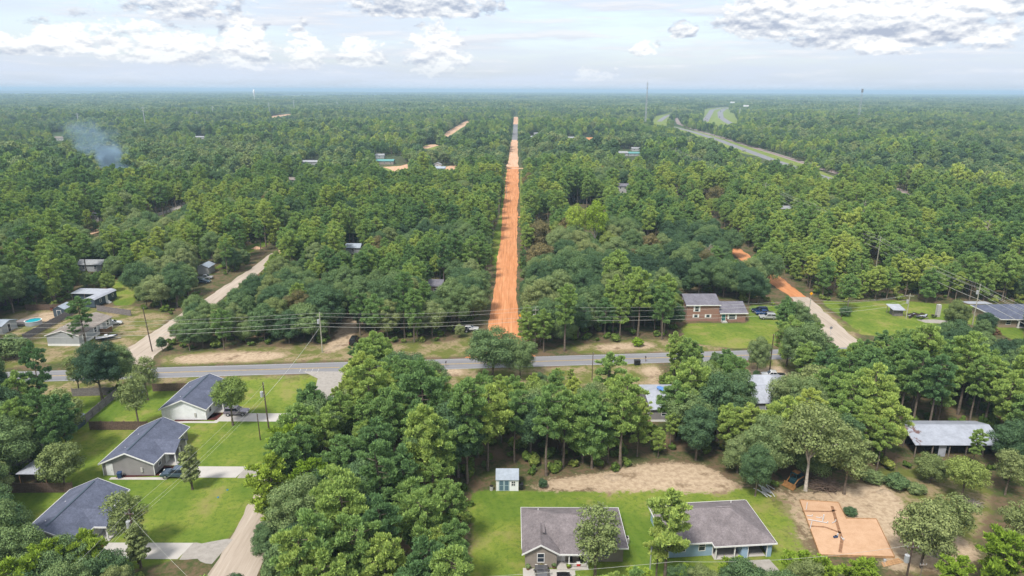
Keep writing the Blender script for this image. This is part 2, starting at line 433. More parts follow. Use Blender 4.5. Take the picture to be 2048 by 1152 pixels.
M_yline = pmat('road_yellow', (0.423, 0.287, 0.068), 0.8, var=0.35, vscale=2.0)
M_wline = pmat('road_white', (0.423, 0.423, 0.423), 0.8, var=0.30, vscale=2.0)
xs = [-160, -80, -40, 0, 40, 80, 140, 220]
paved = strip('paved_road', [(x, PAVED(x)) for x in xs], PAV_HW, M_asph, 0.012, seg=4)
pd = Vector((1, 0.0869)).normalized(); pn = Vector((-pd.y, pd.x))
def along(x, off): return (x - pn.x*-off*1.0 + 0.0, PAVED(x) + off*pn.y)
for off, w, m, x0, x1 in ((0.12, 0.06, M_yline, -160, -40), (-0.12, 0.06, M_yline, -160, -40), (0.12, 0.06, M_yline, -24, 80), (-0.12, 0.06, M_yline, -24, 80),
                          (2.85, 0.06, M_wline, -160, -4), (2.85, 0.06, M_wline, 6, 80), (-2.85, 0.06, M_wline, -160, -46), (-2.85, 0.06, M_wline, -28, 50)):
    strip('road_line', [along(x0, off), along(x1, off)], w, m, 0.016, seg=6, parent=paved)
for px in (601, 613, 625, 637):  # short dashes by the street mouth
    a = G(px-2, 744); b = G(px+1, 737); strip('road_line', [a, b], 0.05, M_wline, 0.016, parent=paved)
dy0 = PAVED(0)+2.6
strip('dirt_road', [(DIRT_X(y), y) for y in (dy0, 158, 165, 173, 200, 260, 350, 470, 580)], [9.0, 6.5, 5.0, 4.2, 3.6, 3.7, 3.9, 4.6, 5.0], M_orange, 0.010, 0.26, 2.5)
strip('dirt_road_far', [(DIRT_X(y), y) for y in (580, 700, 905)], [5.0, 4.4, 3.9], M_orange2, 0.010, 0.4, 6)
strip('paved_road_far', [(DIRT_X(y)+0.4, y) for y in (905, 1100, 1330)], [3.7, 3.7, 3.9], M_asph, 0.012, 0.1, 10)
strip('dirt_road_end', [(DIRT_X(y)+0.6, y) for y in (1330, 1700)], [4.6, 5.2], M_orange2, 0.010, 0.3, 10)
strip('crossing_track', [G(1000,336), G(1046,337)], 3.0, M_orange2, 0.018, 0.5)
strip('crossing_track', [G(1036,435), G(1052,433)], 2.5, M_orange, 0.018, 0.5)
strip('sandy_lane', [(-91.3, PAVED(-91)+2.4), (-91.3, 158), (-92, 180), (-92.2, 205), (-91.5, 230), (-91.5, 262)], [6.5, 4.4, 3.2, 2.9, 2.7, 2.6], M_pale, 0.010, 0.4)
strip('sandy_lane_far', [(-91.5, 262), (-89, 300), (-90, 360)], [2.6, 2.6, 2.4], M_paleo, 0.010, 0.4)
strip('side_road', [(85.5, PAVED(85)+2.4), (85.5, 163), (87.5, 182), (90.2, 205)], [7.0, 4.2, 3.3, 2.6], M_pale, 0.010, 0.4)
strip('side_road_far', [(90.2, 205), (90.0, 262), (93, 340), (98, 600), (106, 960)], [2.6, 3.0, 3.4, 3.6, 5.0], M_orange, 0.010, 0.4)
strip('sandy_street', [(-36.8, 55), (-37.2, 76), (-37.8, 90), (-38.4, 110), (-38.6, 130)], [3.4, 3.3, 3.1, 3.0, 3.4], M_pale, 0.010, 0.35)
strip('street_apron', [(-38.6, 129), (-38.4, 136), (-38, 140.5), (-38, PAVED(-38)-2.6)], [3.6, 4.2, 5.0, 9.5], M_gravel, 0.014, 0.25)

M_meadow = road_mat('meadow_grass', [(0.0, (0.105, 0.165, 0.028)), (0.5, (0.165, 0.215, 0.045)), (1.0, (0.230, 0.245, 0.075))], 0.0, 0.06)
for k, p in enumerate(FIELD):       # open grass the wood leaves free: far fields, highway verges, clearings
    q = GP(p); mb = MB(); n = len(q); a = sum(q[i-1][0]*q[i][1]-q[i][0]*q[i-1][1] for i in range(n)); q = q if a > 0 else q[::-1]
    mb.add([(x, y, 0.02 if k > 3 else 0.4) for x, y in q], [tuple(range(n))]).build('meadow', M_meadow, kind='structure')

# ================================================================== BUILDINGS
BUILT = []                    # footprints (x0, y0, x1, y1) where no tree may stand
def shingle_mat(name, c):
    m = bpy.data.materials.new(name); m.use_nodes = True; nt = m.node_tree; b = nt.nodes['Principled BSDF']
    b.inputs['Roughness'].default_value = 0.92; b.inputs['Specular IOR Level'].default_value = 0.15
    t = nt.nodes.new('ShaderNodeTexCoord'); o = t.outputs['Object']
    n1 = noise(nt, o, 0.6, 5, 0.65); n2 = noise(nt, o, 3.2, 6, 0.8); n3 = noise(nt, o, 9, 3, 0.6)
    k = n1*0.3 + n2*0.4 + n3*0.3
    nt.links.new(ramp(nt, k.step(0.40, 0.60, smooth=False), [(0, tuple(x*0.66 for x in c)), (0.5, c), (1, tuple(x*1.42 for x in c))]), b.inputs['Base Color'])
    bn = nt.nodes.new('ShaderNodeBump'); bn.inputs['Strength'].default_value = 0.5; bn.inputs['Distance'].default_value = 0.03
    nt.links.new((n2+n3).s, bn.inputs['Height']); nt.links.new(bn.outputs[0], b.inputs['Normal'])
    return m
def siding_mat(name, c):
    m = bpy.data.materials.new(name); m.use_nodes = True; nt = m.node_tree; b = nt.nodes['Principled BSDF']
    b.inputs['Roughness'].default_value = 0.7; b.inputs['Specular IOR Level'].default_value = 0.25
    t = nt.nodes.new('ShaderNodeTexCoord'); o = t.outputs['Object']
    s = nt.nodes.new('ShaderNodeSeparateXYZ'); nt.links.new(o, s.inputs[0]); z = NX(nt, s.outputs[2])
    saw = (z/0.16).f('FRACT')
    n1 = noise(nt, o, 0.8, 5, 0.6)
    c1 = mixc(nt, n1.step(0.3, 0.7), tuple(x*0.9 for x in c), tuple(min(1, x*1.06) for x in c))
    c1 = mixc(nt, (saw.step(0.0, 0.12, 0.35, 0.0)), c1, tuple(x*0.45 for x in c))
    nt.links.new(c1, b.inputs['Base Color'])
    bn = nt.nodes.new('ShaderNodeBump'); bn.inputs['Strength'].default_value = 0.6; bn.inputs['Distance'].default_value = 0.02
    nt.links.new(saw.s, bn.inputs['Height']); nt.links.new(bn.outputs[0], b.inputs['Normal'])
    return m
def brick_mat(name, c):
    m = bpy.data.materials.new(name); m.use_nodes = True; nt = m.node_tree; b = nt.nodes['Principled BSDF']; b.inputs['Roughness'].default_value = 0.9
    t = nt.nodes.new('ShaderNodeTexCoord'); mp = nt.nodes.new('ShaderNodeMapping'); mp.inputs['Rotation'].default_value = (math.pi/2, 0, 0)
    nt.links.new(t.outputs['Object'], mp.inputs['Vector'])
    br = nt.nodes.new('ShaderNodeTexBrick'); nt.links.new(mp.outputs[0], br.inputs['Vector']); br.inputs['Scale'].default_value = 4.0
    br.inputs['Color1'].default_value = (*tuple(x*0.85 for x in c), 1); br.inputs['Color2'].default_value = (*tuple(x*1.2 for x in c), 1); br.inputs['Mortar'].default_value = (0.30, 0.25, 0.21, 1)
    br.inputs['Mortar Size'].default_value = 0.02
    n = noise(nt, t.outputs['Object'], 1.4, 6, 0.7)
    nt.links.new(mixc(nt, n.step(0.3, 0.7, 0.0, 0.6), br.outputs['Color'], tuple(x*1.3 for x in c)), b.inputs['Base Color'])
    return m
def metal_mat(name, c, rust=0.0, rough=0.45):
    m = bpy.data.materials.new(name); m.use_nodes = True; nt = m.node_tree; b = nt.nodes['Principled BSDF']
    b.inputs['Roughness'].default_value = rough; b.inputs['Specular IOR Level'].default_value = 0.4
    t = nt.nodes.new('ShaderNodeTexCoord'); o = t.outputs['Object']
    n1 = noise(nt, o, 0.7, 6, 0.65); n2 = noise(nt, o, 3.0, 5, 0.7)
    cc = mixc(nt, (n1*0.6+n2*0.4).step(0.35, 0.65), tuple(x*0.82 for x in c), tuple(min(1, x*1.1) for x in c))
    if rust > 0:
        s = nt.nodes.new('ShaderNodeSeparateXYZ'); nt.links.new(o, s.inputs[0])
        r = noise(nt, o, 0.35, 7, 0.7, dist=0.4)
        edge = NX(nt, s.outputs[0]).step(0.5, 5.0, 0.10, -0.14)
        cc = mixc(nt, (r+edge).step(0.60, 0.66, 0, rust), cc, (0.13, 0.065, 0.055))
    nt.links.new(cc, b.inputs['Base Color'])
    return m
M_slate = shingle_mat('slate_shingles', (0.100, 0.112, 0.160))
M_taupe = shingle_mat('taupe_shingles', (0.180, 0.158, 0.166))
M_greyroof = shingle_mat('grey_shingles', (0.150, 0.145, 0.172))
M_tanroof = shingle_mat('tan_shingles', (0.235, 0.205, 0.185))
M_dwhite = siding_mat('dull_white_siding', (0.42, 0.42, 0.42)); M_white = siding_mat('white_siding', (0.80, 0.82, 0.86)); M_grey = siding_mat('grey_siding', (0.275, 0.262, 0.268)); M_tan = siding_mat('tan_siding', (0.300, 0.262, 0.232))
M_blue = siding_mat('blue_siding', (0.30, 0.43, 0.58)); M_pgrey = siding_mat('pale_grey_siding', (0.36, 0.38, 0.40)); M_navy = siding_mat('navy_siding', (0.060, 0.085, 0.115))
M_brick = brick_mat('red_brick', (0.245, 0.125, 0.090)); M_tanbrick = brick_mat('tan_brick', (0.26, 0.19, 0.145))
M_trim = pmat('white_trim', (0.74, 0.74, 0.74), 0.5, 0.3, var=0.06)
M_glass = pmat('window_glass', (0.025, 0.035, 0.05), 0.08, 0.6)
M_door = pmat('white_door', (0.66, 0.66, 0.68), 0.45, 0.35, var=0.05)
M_green = pmat('green_door', (0.02, 0.13, 0.12), 0.5, 0.3)
M_metal = metal_mat('white_metal_roof', (0.37, 0.39, 0.45)); M_rust = metal_mat('rusty_metal_roof', (0.34, 0.365, 0.43), 0.95)
M_farm = metal_mat('dull_metal_roof', (0.30, 0.31, 0.33)); M_bluem = metal_mat('blue_grey_metal_roof', (0.33, 0.38, 0.45)); M_tealm = metal_mat('teal_metal_roof', (0.10, 0.30, 0.29))
M_dark = pmat('dark_interior', (0.03, 0.028, 0.026), 0.9, 0.1)
M_wood = pmat('weathered_wood', (0.21, 0.175, 0.150), 0.95, 0.1, var=0.4, vscale=4); M_wood2 = pmat('brown_wood', (0.18, 0.105, 0.060), 0.95, 0.1, var=0.4, vscale=4)
M_mulch = pmat('red_mulch', (0.085, 0.028, 0.026), 0.98, 0.05, var=0.5, vscale=6)
M_fencegrey = pmat('grey_fence_wood', (0.20, 0.18, 0.185), 0.95, 0.1, var=0.35, vscale=3)
M_fencebrown = pmat('brown_fence_wood', (0.135, 0.095, 0.075), 0.95, 0.1, var=0.4, vscale=3)
M_dead = pmat('dead_wood', (0.33, 0.29, 0.26), 0.95, 0.1, var=0.3, vscale=2.0)
M_block = pmat('concrete_block', (0.42, 0.41, 0.39), 0.9, 0.1, var=0.2)

def gable(mb, x0, x1, y0, y1, ze, zr, axis='y', t=0.13):
    """two roof slabs, ridge along axis"""
    if axis == 'y':
        xm = (x0+x1)/2
        mb.slab([(x0,y0,ze),(xm,y0,zr),(xm,y1,zr),(x0,y1,ze)][::-1], (0,0,-t)); mb.slab([(xm,y0,zr),(x1,y0,ze),(x1,y1,ze),(xm,y1,zr)][::-1], (0,0,-t))
    else:
        ym = (y0+y1)/2
        mb.slab([(x0,y0,ze),(x1,y0,ze),(x1,ym,zr),(x0,ym,zr)], (0,0,-t)); mb.slab([(x0,ym,zr),(x1,ym,zr),(x1,y1,ze),(x0,y1,ze)], (0,0,-t))
    return mb
def hip(mb, x0, x1, y0, y1, ze, zr, t=0.12):
    w, d = x1-x0, y1-y0
    if w >= d: r0, r1 = (x0+d/2, (y0+y1)/2, zr), (x1-d/2, (y0+y1)/2, zr)
    else: r0, r1 = ((x0+x1)/2, y0+w/2, zr), ((x0+x1)/2, y1-w/2, zr)
    a, b, c, e = (x0,y0,ze), (x1,y0,ze), (x1,y1,ze), (x0,y1,ze)
    lo = [(p[0],p[1],p[2]-t) for p in (a,b,c,e)]
    vs = [a,b,c,e,r0,r1]+lo
    fs = [(0,1,5,4),(1,2,5),(2,3,4,5),(3,0,4)] if w >= d else [(0,1,4),(1,2,5,4),(2,3,5),(3,0,4,5)]
    fs += [(9,8,7,6)]+[(i, i+6, (i+1)%4+6, (i+1)%4) for i in range(4)]
    return mb.add(vs, fs)
def fascia_rect(mb, x0, x1, y0, y1, z, h=0.2, t=0.05):
    mb.box(x0-t, x1+t, y0-t, y0, z-h, z+0.02); mb.box(x0-t, x1+t, y1, y1+t, z-h, z+0.02)
    mb.box(x0-t, x0, y0, y1, z-h, z+0.02); mb.box(x1, x1+t, y0, y1, z-h, z+0.02); return mb
def rake(mb, x0, x1, y, ze, zr, t=0.05, h=0.22):
    """barge boards of a gable that faces y"""
    xm = (x0+x1)/2
    for a, b, za, zb in ((x0, xm, ze, zr), (xm, x1, zr, ze)):
        mb.add([(a,y,za-h),(b,y,zb-h),(b,y,zb+.02),(a,y,za+.02),(a,y+t,za-h),(b,y+t,zb-h),(b,y+t,zb+.02),(a,y+t,za+.02)],
               [(0,1,2,3),(7,6,5,4),(0,4,5,1),(3,2,6,7),(0,3,7,4),(1,5,6,2)])
    return mb
def gable_wall(mb, x0, x1, y0, y1, z0, ze, zr, axis='y'):
    if axis == 'y':
        xm = (x0+x1)/2
        mb.add([(x0,y0,z0),(x1,y0,z0),(x1,y0,ze),(xm,y0,zr),(x0,y0,ze),(x0,y1,z0),(x1,y1,z0),(x1,y1,ze),(xm,y1,zr),(x0,y1,ze)],
               [(0,1,2,3,4),(9,8,7,6,5),(1,6,7,2),(5,0,4,9),(2,7,8,3),(3,8,9,4)])
    else:
        ym = (y0+y1)/2
        mb.add([(x0,y0,z0),(x0,y1,z0),(x0,y1,ze),(x0,ym,zr),(x0,y0,ze),(x1,y0,z0),(x1,y1,z0),(x1,y1,ze),(x1,ym,zr),(x1,y0,ze)],
               [(4,3,2,1,0),(5,6,7,8,9),(0,5,9,4),(6,1,2,7),(9,8,3,4),(8,7,2,3)])
    return mb
def window(par, x, y, z, w, h, face='-y', shutters=False, rail=True):
    """frame with its pane and meeting rail; face: the way it looks"""
    f = MB(); fw = 0.08
    f.box(-w/2-fw, w/2+fw, -0.05, 0.03, -fw, 0); f.box(-w/2-fw, w/2+fw, -0.05, 0.03, h, h+fw); f.box(-w/2-fw, -w/2, -0.05, 0.03, 0, h); f.box(w/2, w/2+fw, -0.05, 0.03, 0, h)
    if rail: f.box(-w/2, w/2, -0.03, 0.02, h/2-0.03, h/2+0.03)
    o = f.build('window', M_trim, par); o.location = (x, y, z); o.rotation_euler = (0, 0, {'-y': 0, '+x': math.pi/2, '-x': -math.pi/2, '+y': math.pi}[face])
    g = MB().box(-w/2, w/2, -0.012, 0.01, 0, h).build('pane', M_glass, o)
    if shutters:
        for s in (-1, 1): MB().box(s*(w/2+0.28)-0.17, s*(w/2+0.28)+0.17, -0.06, -0.005, -0.08, h+0.08).build('shutter', M_trim, o)
    return o
def door(par, x, y, z, w=0.95, h=2.05, face='-y', mat=None):
    o = MB().box(-w/2, w/2, -0.05, 0.02, 0, h).build('door', mat or M_door, par); o.location = (x, y, z); o.rotation_euler = (0, 0, {'-y': 0, '+x': math.pi/2, '-x': -math.pi/2}[face])
    MB().box(-w/2-0.09, -w/2, -0.06, 0.03, 0, h+0.09).box(w/2, w/2+0.09, -0.06, 0.03, 0, h+0.09).box(-w/2, w/2, -0.06, 0.03, h, h+0.09).build('frame', M_trim, o)
    MB().cyl((w*0.36, -0.12, h*0.48), (w*0.36, -0.05, h*0.48), 0.045, 0.045, 6).build('handle', M_dark, o)
    return o
def ribs(mb, quad, n, hgt=0.04, w=0.05):
    """standing seams on a roof plane: quad = eave left, eave right, ridge right, ridge left"""
    a, b, c, d = [Vector(q) for q in quad]; nr = (b-a).cross(d-a).normalized(); u = (b-a).normalized()
    for i in range(n):
        t = (i+0.5)/n; p = a.lerp(b, t); q = d.lerp(c, t)
        vs = [p-u*w/2, p+u*w/2, q+u*w/2, q-u*w/2]; mb.add([tuple(v) for v in vs]+[tuple(v+nr*hgt) for v in vs], [(4,5,6,7),(0,1,5,4),(1,2,6,5),(2,3,7,6),(3,0,4,7)])
    return mb
def each(name, mat, par, *boxes):
    for q in boxes: MB().box(*q).build(name, mat, par)
def vent(par, x, y, z):
    MB().cyl((x,y,z), (x,y,z+0.35), 0.06, 0.06, 6).build('roof_vent', M_trim, par)

# ---- three alike slate roofed houses along the sandy street
def slate_house(y0, wall, label):
    X0, X1, L, ZE, ZR = -68.0, -59.5, 12.8, 2.45, 4.4
    t = thing('slate_house', label, 'house', (X0, y0, 0), 0, 'slate roofed houses along the sandy street')
    W = X1-X0; BUILT.append((X0, y0, X1+2.5, y0+L))
    w = MB(); gable_wall(w, 0, W, 0.3, L-0.3, 0, ZE, ZR-0.17); w.box(W-0.05, W+1.8, 6.6, 8.0, 0, ZE)
    w.add([(W+1.8,3.9,ZE-.1),(W+1.8,8.0,ZE-.1),(W+1.8,5.95,ZE+1.05),(W+1.7,3.9,ZE-.1),(W+1.7,8.0,ZE-.1),(W+1.7,5.95,ZE+1.05)], [(0,1,2),(5,4,3),(0,3,4,1),(1,4,5,2),(2,5,3,0)])
    w.build('wall', wall, t)
    r = MB(); gable(r, -0.35, W+0.35, -0.1, L+0.1, ZE-0.08, ZR)
    r2 = gable(MB(), W/2+1.0, W+2.15, 3.5, 8.4, ZE-0.06, ZE+1.25, 'x'); r.v  # cross wing over the porch
    ro = r.build('roof', M_slate, t); r2.build('porch_roof', M_slate, t)
    rake(MB(), -0.42, W+0.42, -0.17, ZE-0.10, ZR).build('rake_board', M_trim, t); rake(MB(), -0.42, W+0.42, L+0.12, ZE-0.10, ZR).build('rake_board', M_trim, t)
    each('gutter', M_trim, t, (-0.42, -0.35, -0.1, L+0.1, ZE-0.28, ZE-0.06))
    each('gutter', M_trim, t, (W+0.35, W+0.42, -0.1, 3.4, ZE-0.28, ZE-0.06), (W+0.4, W+2.15, 3.42, 3.49, ZE-0.26, ZE-0.03), (W+0.35, W+0.42, 8.5, L+0.1, ZE-0.28, ZE-0.06))
    MB().box(W/2-0.13, W/2+0.13, 0.8, L-0.8, ZR-0.02, ZR+0.05).build('ridge_vent', M_navy, ro)
    for yy in (3.75, 5.5, 7.9):
        MB().box(W+1.85, W+2.02, yy-0.09, yy+0.09, 0, ZE-0.05).build('porch_post', M_trim, t)
    each('corner_board', M_trim, t, (-0.06, 0.04, 0.24, 0.36, 0, ZE), (W-0.04, W+0.06, 0.24, 0.36, 0, ZE))
    MB().box(W-0.1, W+2.2, 3.5, 8.2, -0.05, 0.12).build('porch_floor', M_conc, t)
    window(t, W, 2.2, 0.9, 0.9, 1.25, '+x'); door(t, W, 4.7, 0.12, face='+x'); window(t, W, 10.3, 0.9, 1.2, 1.25, '+x')
    door(t, 1.15, 0.3, 0.05); 
    MB().box(6.3, 6.65, 0.16, 0.3, 0.7, 1.5).build('meter_box', M_block, t)
    vent(ro, 2.6, 3.0, 3.4); vent(ro, 2.2, 8.0, 3.2)
    MB().prism([(W*0.28, 0.25), (W+2.0, 0.25), (W+2.0, 3.3), (W+0.05, 3.3), (W+0.05, 0.2), (W*0.28, -0.5)], -0.05, 0.05).build('flower_bed', M_mulch, t)
    return t
slate_house(120.4, M_white, 'white sided house with slate grey gable roof beside the paved road')
slate_house(100.4, M_grey, 'grey sided house with slate roof, bushes and white corner boards')
slate_house(79.9, M_white, 'slate roofed house half hidden behind light green trees')
# paths and driveways of those houses
def sheet(name, pts, mat, z=0.02, kind='structure'):
    mb = MB(); n = len(pts); a = sum(pts[i-1][0]*pts[i][1]-pts[i][0]*pts[i-1][1] for i in range(n)); pts = pts if a > 0 else pts[::-1]
    mb.add([(x, y, z) for x, y in pts], [tuple(range(n))]); return mb.build(name, mat, kind=kind)
for y0 in (120.4, 100.4, 79.9):
    sheet('driveway', [(-57.6, y0-0.3), (-45.8, y0-0.3), (-45.2, y0+3.2), (-57.2, y0+3.2)] if y0 < 121 else [(-57.6, y0+0.4), (-44.6, y0+0.4), (-44.0, y0+3.6), (-57.2, y0+3.6)], M_conc, 0.022)
    sheet('footpath', [(-66.5, y0-1.0), (-57.0, y0-1.0), (-56.6, y0+0.6), (-57.5, y0+0.6), (-57.9, y0-0.25), (-66.5, y0-0.25)], M_conc, 0.018)
    strip('gravel_drive', [(-45.6, y0+1.5), (-43, y0+1.6), (-40.3, y0+1.2)], [1.7, 1.8, 2.6], M_gravel, 0.015, 0.3, 0.7)

# ---- tan sided house on the lawn
def tan_house():
    ox, oy = 1.9, 78.1
    t = thing('tan_house', 'tan sided house with taupe hip roof and covered front porch on the lawn', 'house', (ox, oy, 0))
    BUILT.append((1, 77, 16, 88.5))
    w = MB(); w.box(0, 13.4, 1.3, 9.9, 0, 2.4)
    gable_wall(w, 0.02, 4.25, 0.0, 4.0, 0, 2.4, 3.72); w.build('wall', M_tan, t)
    r = MB(); hip(r, -0.45, 14.0, 0.95, 10.3, 2.42, 4.62); ro = r.build('roof', M_taupe, t)
    gable(MB(), -0.43, 4.6, -0.35, 4.6, 2.43, 3.9).build('gable_roof', M_taupe, t)
    MB().slab([(4.62,-0.35,2.44),(8.5,-0.35,2.44),(8.5,2.4,3.22),(4.62,2.4,3.22)], (0,0,-0.12)).build('porch_roof', M_taupe, t)
    rake(MB(), -0.48, 4.65, -0.42, 2.42, 3.9).build('rake_board', M_trim, t)
    fascia_rect(MB(), -0.45, 14.0, 0.95, 10.3, 2.42).build('gutter', M_trim, t)
    MB().box(4.66, 8.55, -0.42, -0.35, 2.22, 2.45).box(8.5, 8.56, -0.35, 0.9, 2.22, 2.45).build('porch_fascia', M_trim, t)
    for x in (5.9, 8.4): MB().box(x-0.07, x+0.07, -0.25, -0.11, 0.1, 2.35).build('porch_post', M_trim, t)
    MB().box(5.7, 8.5, -0.3, -0.24, 0.85, 0.93).box(8.36, 8.42, -0.25, 1.2, 0.85, 0.93).build('porch_rail', M_trim, t)
    MB().box(4.3, 8.55, -0.4, 1.32, -0.05, 0.1).build('porch_floor', M_conc, t)
    window(t, 2.1, 0.0, 0.95, 0.85, 1.3); window(t, 11.0, 1.3, 0.95, 0.8, 1.2); door(t, 4.95, 1.3, 0.1)
    window(t, 7.2, 1.3, 0.9, 1.3, 1.2); vent(ro, 2.0, 8.0, 3.4)
    MB().box(2.4, 2.75, 2.2, 4.3, 3.88, 3.97).build('ridge_vent', M_taupe, ro)
    MB().box(6.6, 10.4, 5.5, 5.75, 4.6, 4.68).build('ridge_vent', M_taupe, ro)
    sheet('driveway', [(1.6, 78.05), (8.6, 77.6), (8.6, 60), (1.6, 60)], M_conc, 0.022)
    ac = MB().box(16.0, 16.8, 83.2, 84.0, 0, 0.8); o = ac.build('air_conditioner', M_block); tag(o, 'square grey air conditioner beside the tan house', 'air conditioner')
    MB().cyl((16.4,83.6,0.81), (16.4,83.6,0.86), 0.32, 0.32, 12).build('fan_grille', M_dark, o)
tan_house()
# things on its porch and by its wall
def planter(x, y, r, h, mat, label, pm=None):
    t = thing('planter', label, 'planter', (x, y, 0.02)); m = MB().cyl((0,0,0), (0,0,r*1.1), r*0.75, r, 10); m.build('pot', pm or M_wood2, t)
    rng = np.random.default_rng(int(x*100) % 997); C, N = shell_points([(0,0,r*1.3+h*0.3,r*1.2,h*0.5)], 120, rng); obj('plant', crown_mesh('plant', C, N, 0.16, rng, mat), t)
    return t

# ---- blue sided house
def blue_house():
    t = thing('blue_house', 'light blue sided house with taupe hip roof and open garage', 'house', (21.7, 80.25, 0), math.radians(5.2))
    BUILT.append((19, 78, 37, 91))
    w = MB(); w.box(0, 6.3, 0.0, 8.6, 0, 2.4); w.box(6.3, 14.3, 3.0, 8.6, 0, 2.4)
    w.box(10.0, 10.25, -0.95, 3.0, 0, 2.4); w.box(14.05, 14.3, -0.95, 3.0, 0, 2.4); w.box(10.25, 10.95, -0.95, -0.75, 0, 2.4); w.box(13.6, 14.05, -0.95, -0.75, 0, 2.4); w.box(10.95, 13.6, -0.95, -0.75, 2.15, 2.4)
    w.build('wall', M_blue, t)
    r = MB(); hip(r, -0.4, 14.66, -0.4, 9.0, 2.42, 4.68); ro = r.build('roof', M_taupe, t)
    hip(MB(), 5.9, 14.75, -1.35, 8.86, 2.44, 4.60).build('roof_wing', M_taupe, t)
    fascia_rect(MB(), 5.9, 14.75, -1.35, 8.9, 2.42).build('gutter', M_trim, t)
    each('gutter', M_trim, t, (-0.46, 5.84, -0.46, -0.40, 2.2, 2.44), (-0.46, -0.40, -0.4, 9.0, 2.2, 2.44), (-0.46, 14.6, 9.0, 9.06, 2.2, 2.44))
    MB().box(10.95, 13.6, -0.76, 2.95, 0.0, 0.03).build('garage_floor', M_conc, t)
    MB().box(10.2, 14.1, 2.9, 2.99, 0, 2.4).build('garage_back_wall', M_block, t)
    MB().box(10.88, 10.96, -1.0, -0.9, 0, 2.2).box(13.58, 13.66, -1.0, -0.9, 0, 2.2).box(10.88, 13.66, -1.0, -0.9, 2.15, 2.24).build('garage_door_frame', M_trim, t)
    MB().box(6.2, 10.0, -1.0, 3.0, -0.05, 0.1).build('porch_floor', M_conc, t)
    for x in (6.35, 9.0): MB().box(x-0.07, x+0.07, -1.05, -0.91, 0.1, 2.4).build('porch_post', M_trim, t)
    each('corner_board', M_trim, t, (-0.03, 0.07, -0.05, 0.05, 0, 2.4), (6.2, 6.32, -0.05, 0.06, 0, 2.4))
    window(t, 1.9, 0.0, 0.9, 0.85, 1.3); window(t, 4.7, 0.0, 0.9, 0.85, 1.3); door(t, 9.3, 3.0, 0.1); window(t, 7.4, 3.0, 0.9, 1.2, 1.1); window(t, 0, 4.5, 0.9, 0.9, 1.2, '-x')
    MB().box(8.0, 10.2, 4.17, 4.43, 4.66, 4.73).build('ridge_vent', M_taupe, ro); vent(ro, 11.6, 7.2, 3.3); vent(ro, 3.0, 6.6, 3.5)
    sheet('driveway', [(30.8, 79.6), (35.6, 80.0), (38, 70), (33, 60), (29, 60)], M_gravel, 0.02)
blue_house()

# ---- brick house with a low wing
def brick_house():
    t = thing('brick_house', 'red brick split level house with grey roofs and white shutters', 'house', (48.8, 181.0, 0), math.radians(1.0))
    BUILT.append((48, 180, 67, 192))
    w = MB(); gable_wall(w, 0, 9.0, 0, 10.0, 0, 4.95, 6.45, 'x'); gable_wall(w, 9.02, 16.5, -0.3, 9.2, 0, 2.65, 4.35, 'x'); w.build('wall', M_brick, t)
    r = gable(MB(), -0.45, 9.3, -0.45, 10.45, 4.92, 6.62, 'x').build('roof', M_greyroof, t)
    gable(MB(), 9.05, 17.0, -0.75, 9.65, 2.62, 4.55, 'x').build('wing_roof', M_greyroof, t)
    each('gutter', M_trim, t, (-0.45, 9.3, -0.52, -0.45, 4.70, 4.93), (9.1, 17.0, -0.82, -0.75, 2.4, 2.63))
    window(t, 2.75, 0, 2.95, 1.0, 1.5, shutters=True); window(t, 2.6, 0, 1.2, 0.9, 0.8, shutters=True, rail=False); window(t, 6.0, 0, 1.2, 0.9, 0.8, shutters=True, rail=False)
    door(t, 10.3, -0.3, 0.35, 1.0, 2.0, mat=M_green); window(t, 12.7, -0.3, 0.8, 1.7, 1.3, shutters=True)
    MB().box(9.6, 11.1, -1.6, -0.35, 0, 0.33).build('doorstep', M_block, t)
    each('stair_rail', M_dark, t, (9.58, 9.64, -1.6, -1.54, 0.33, 1.2), (11.06, 11.12, -1.6, -1.54, 0.33, 1.2), (9.58, 9.64, -1.5, -0.4, 1.12, 1.2), (11.06, 11.12, -1.5, -0.4, 1.12, 1.2))
    for x in (-0.001,): window(t, -0.0, 5.0, 5.0, 0.7, 0.6, '-x', rail=False)
brick_house()

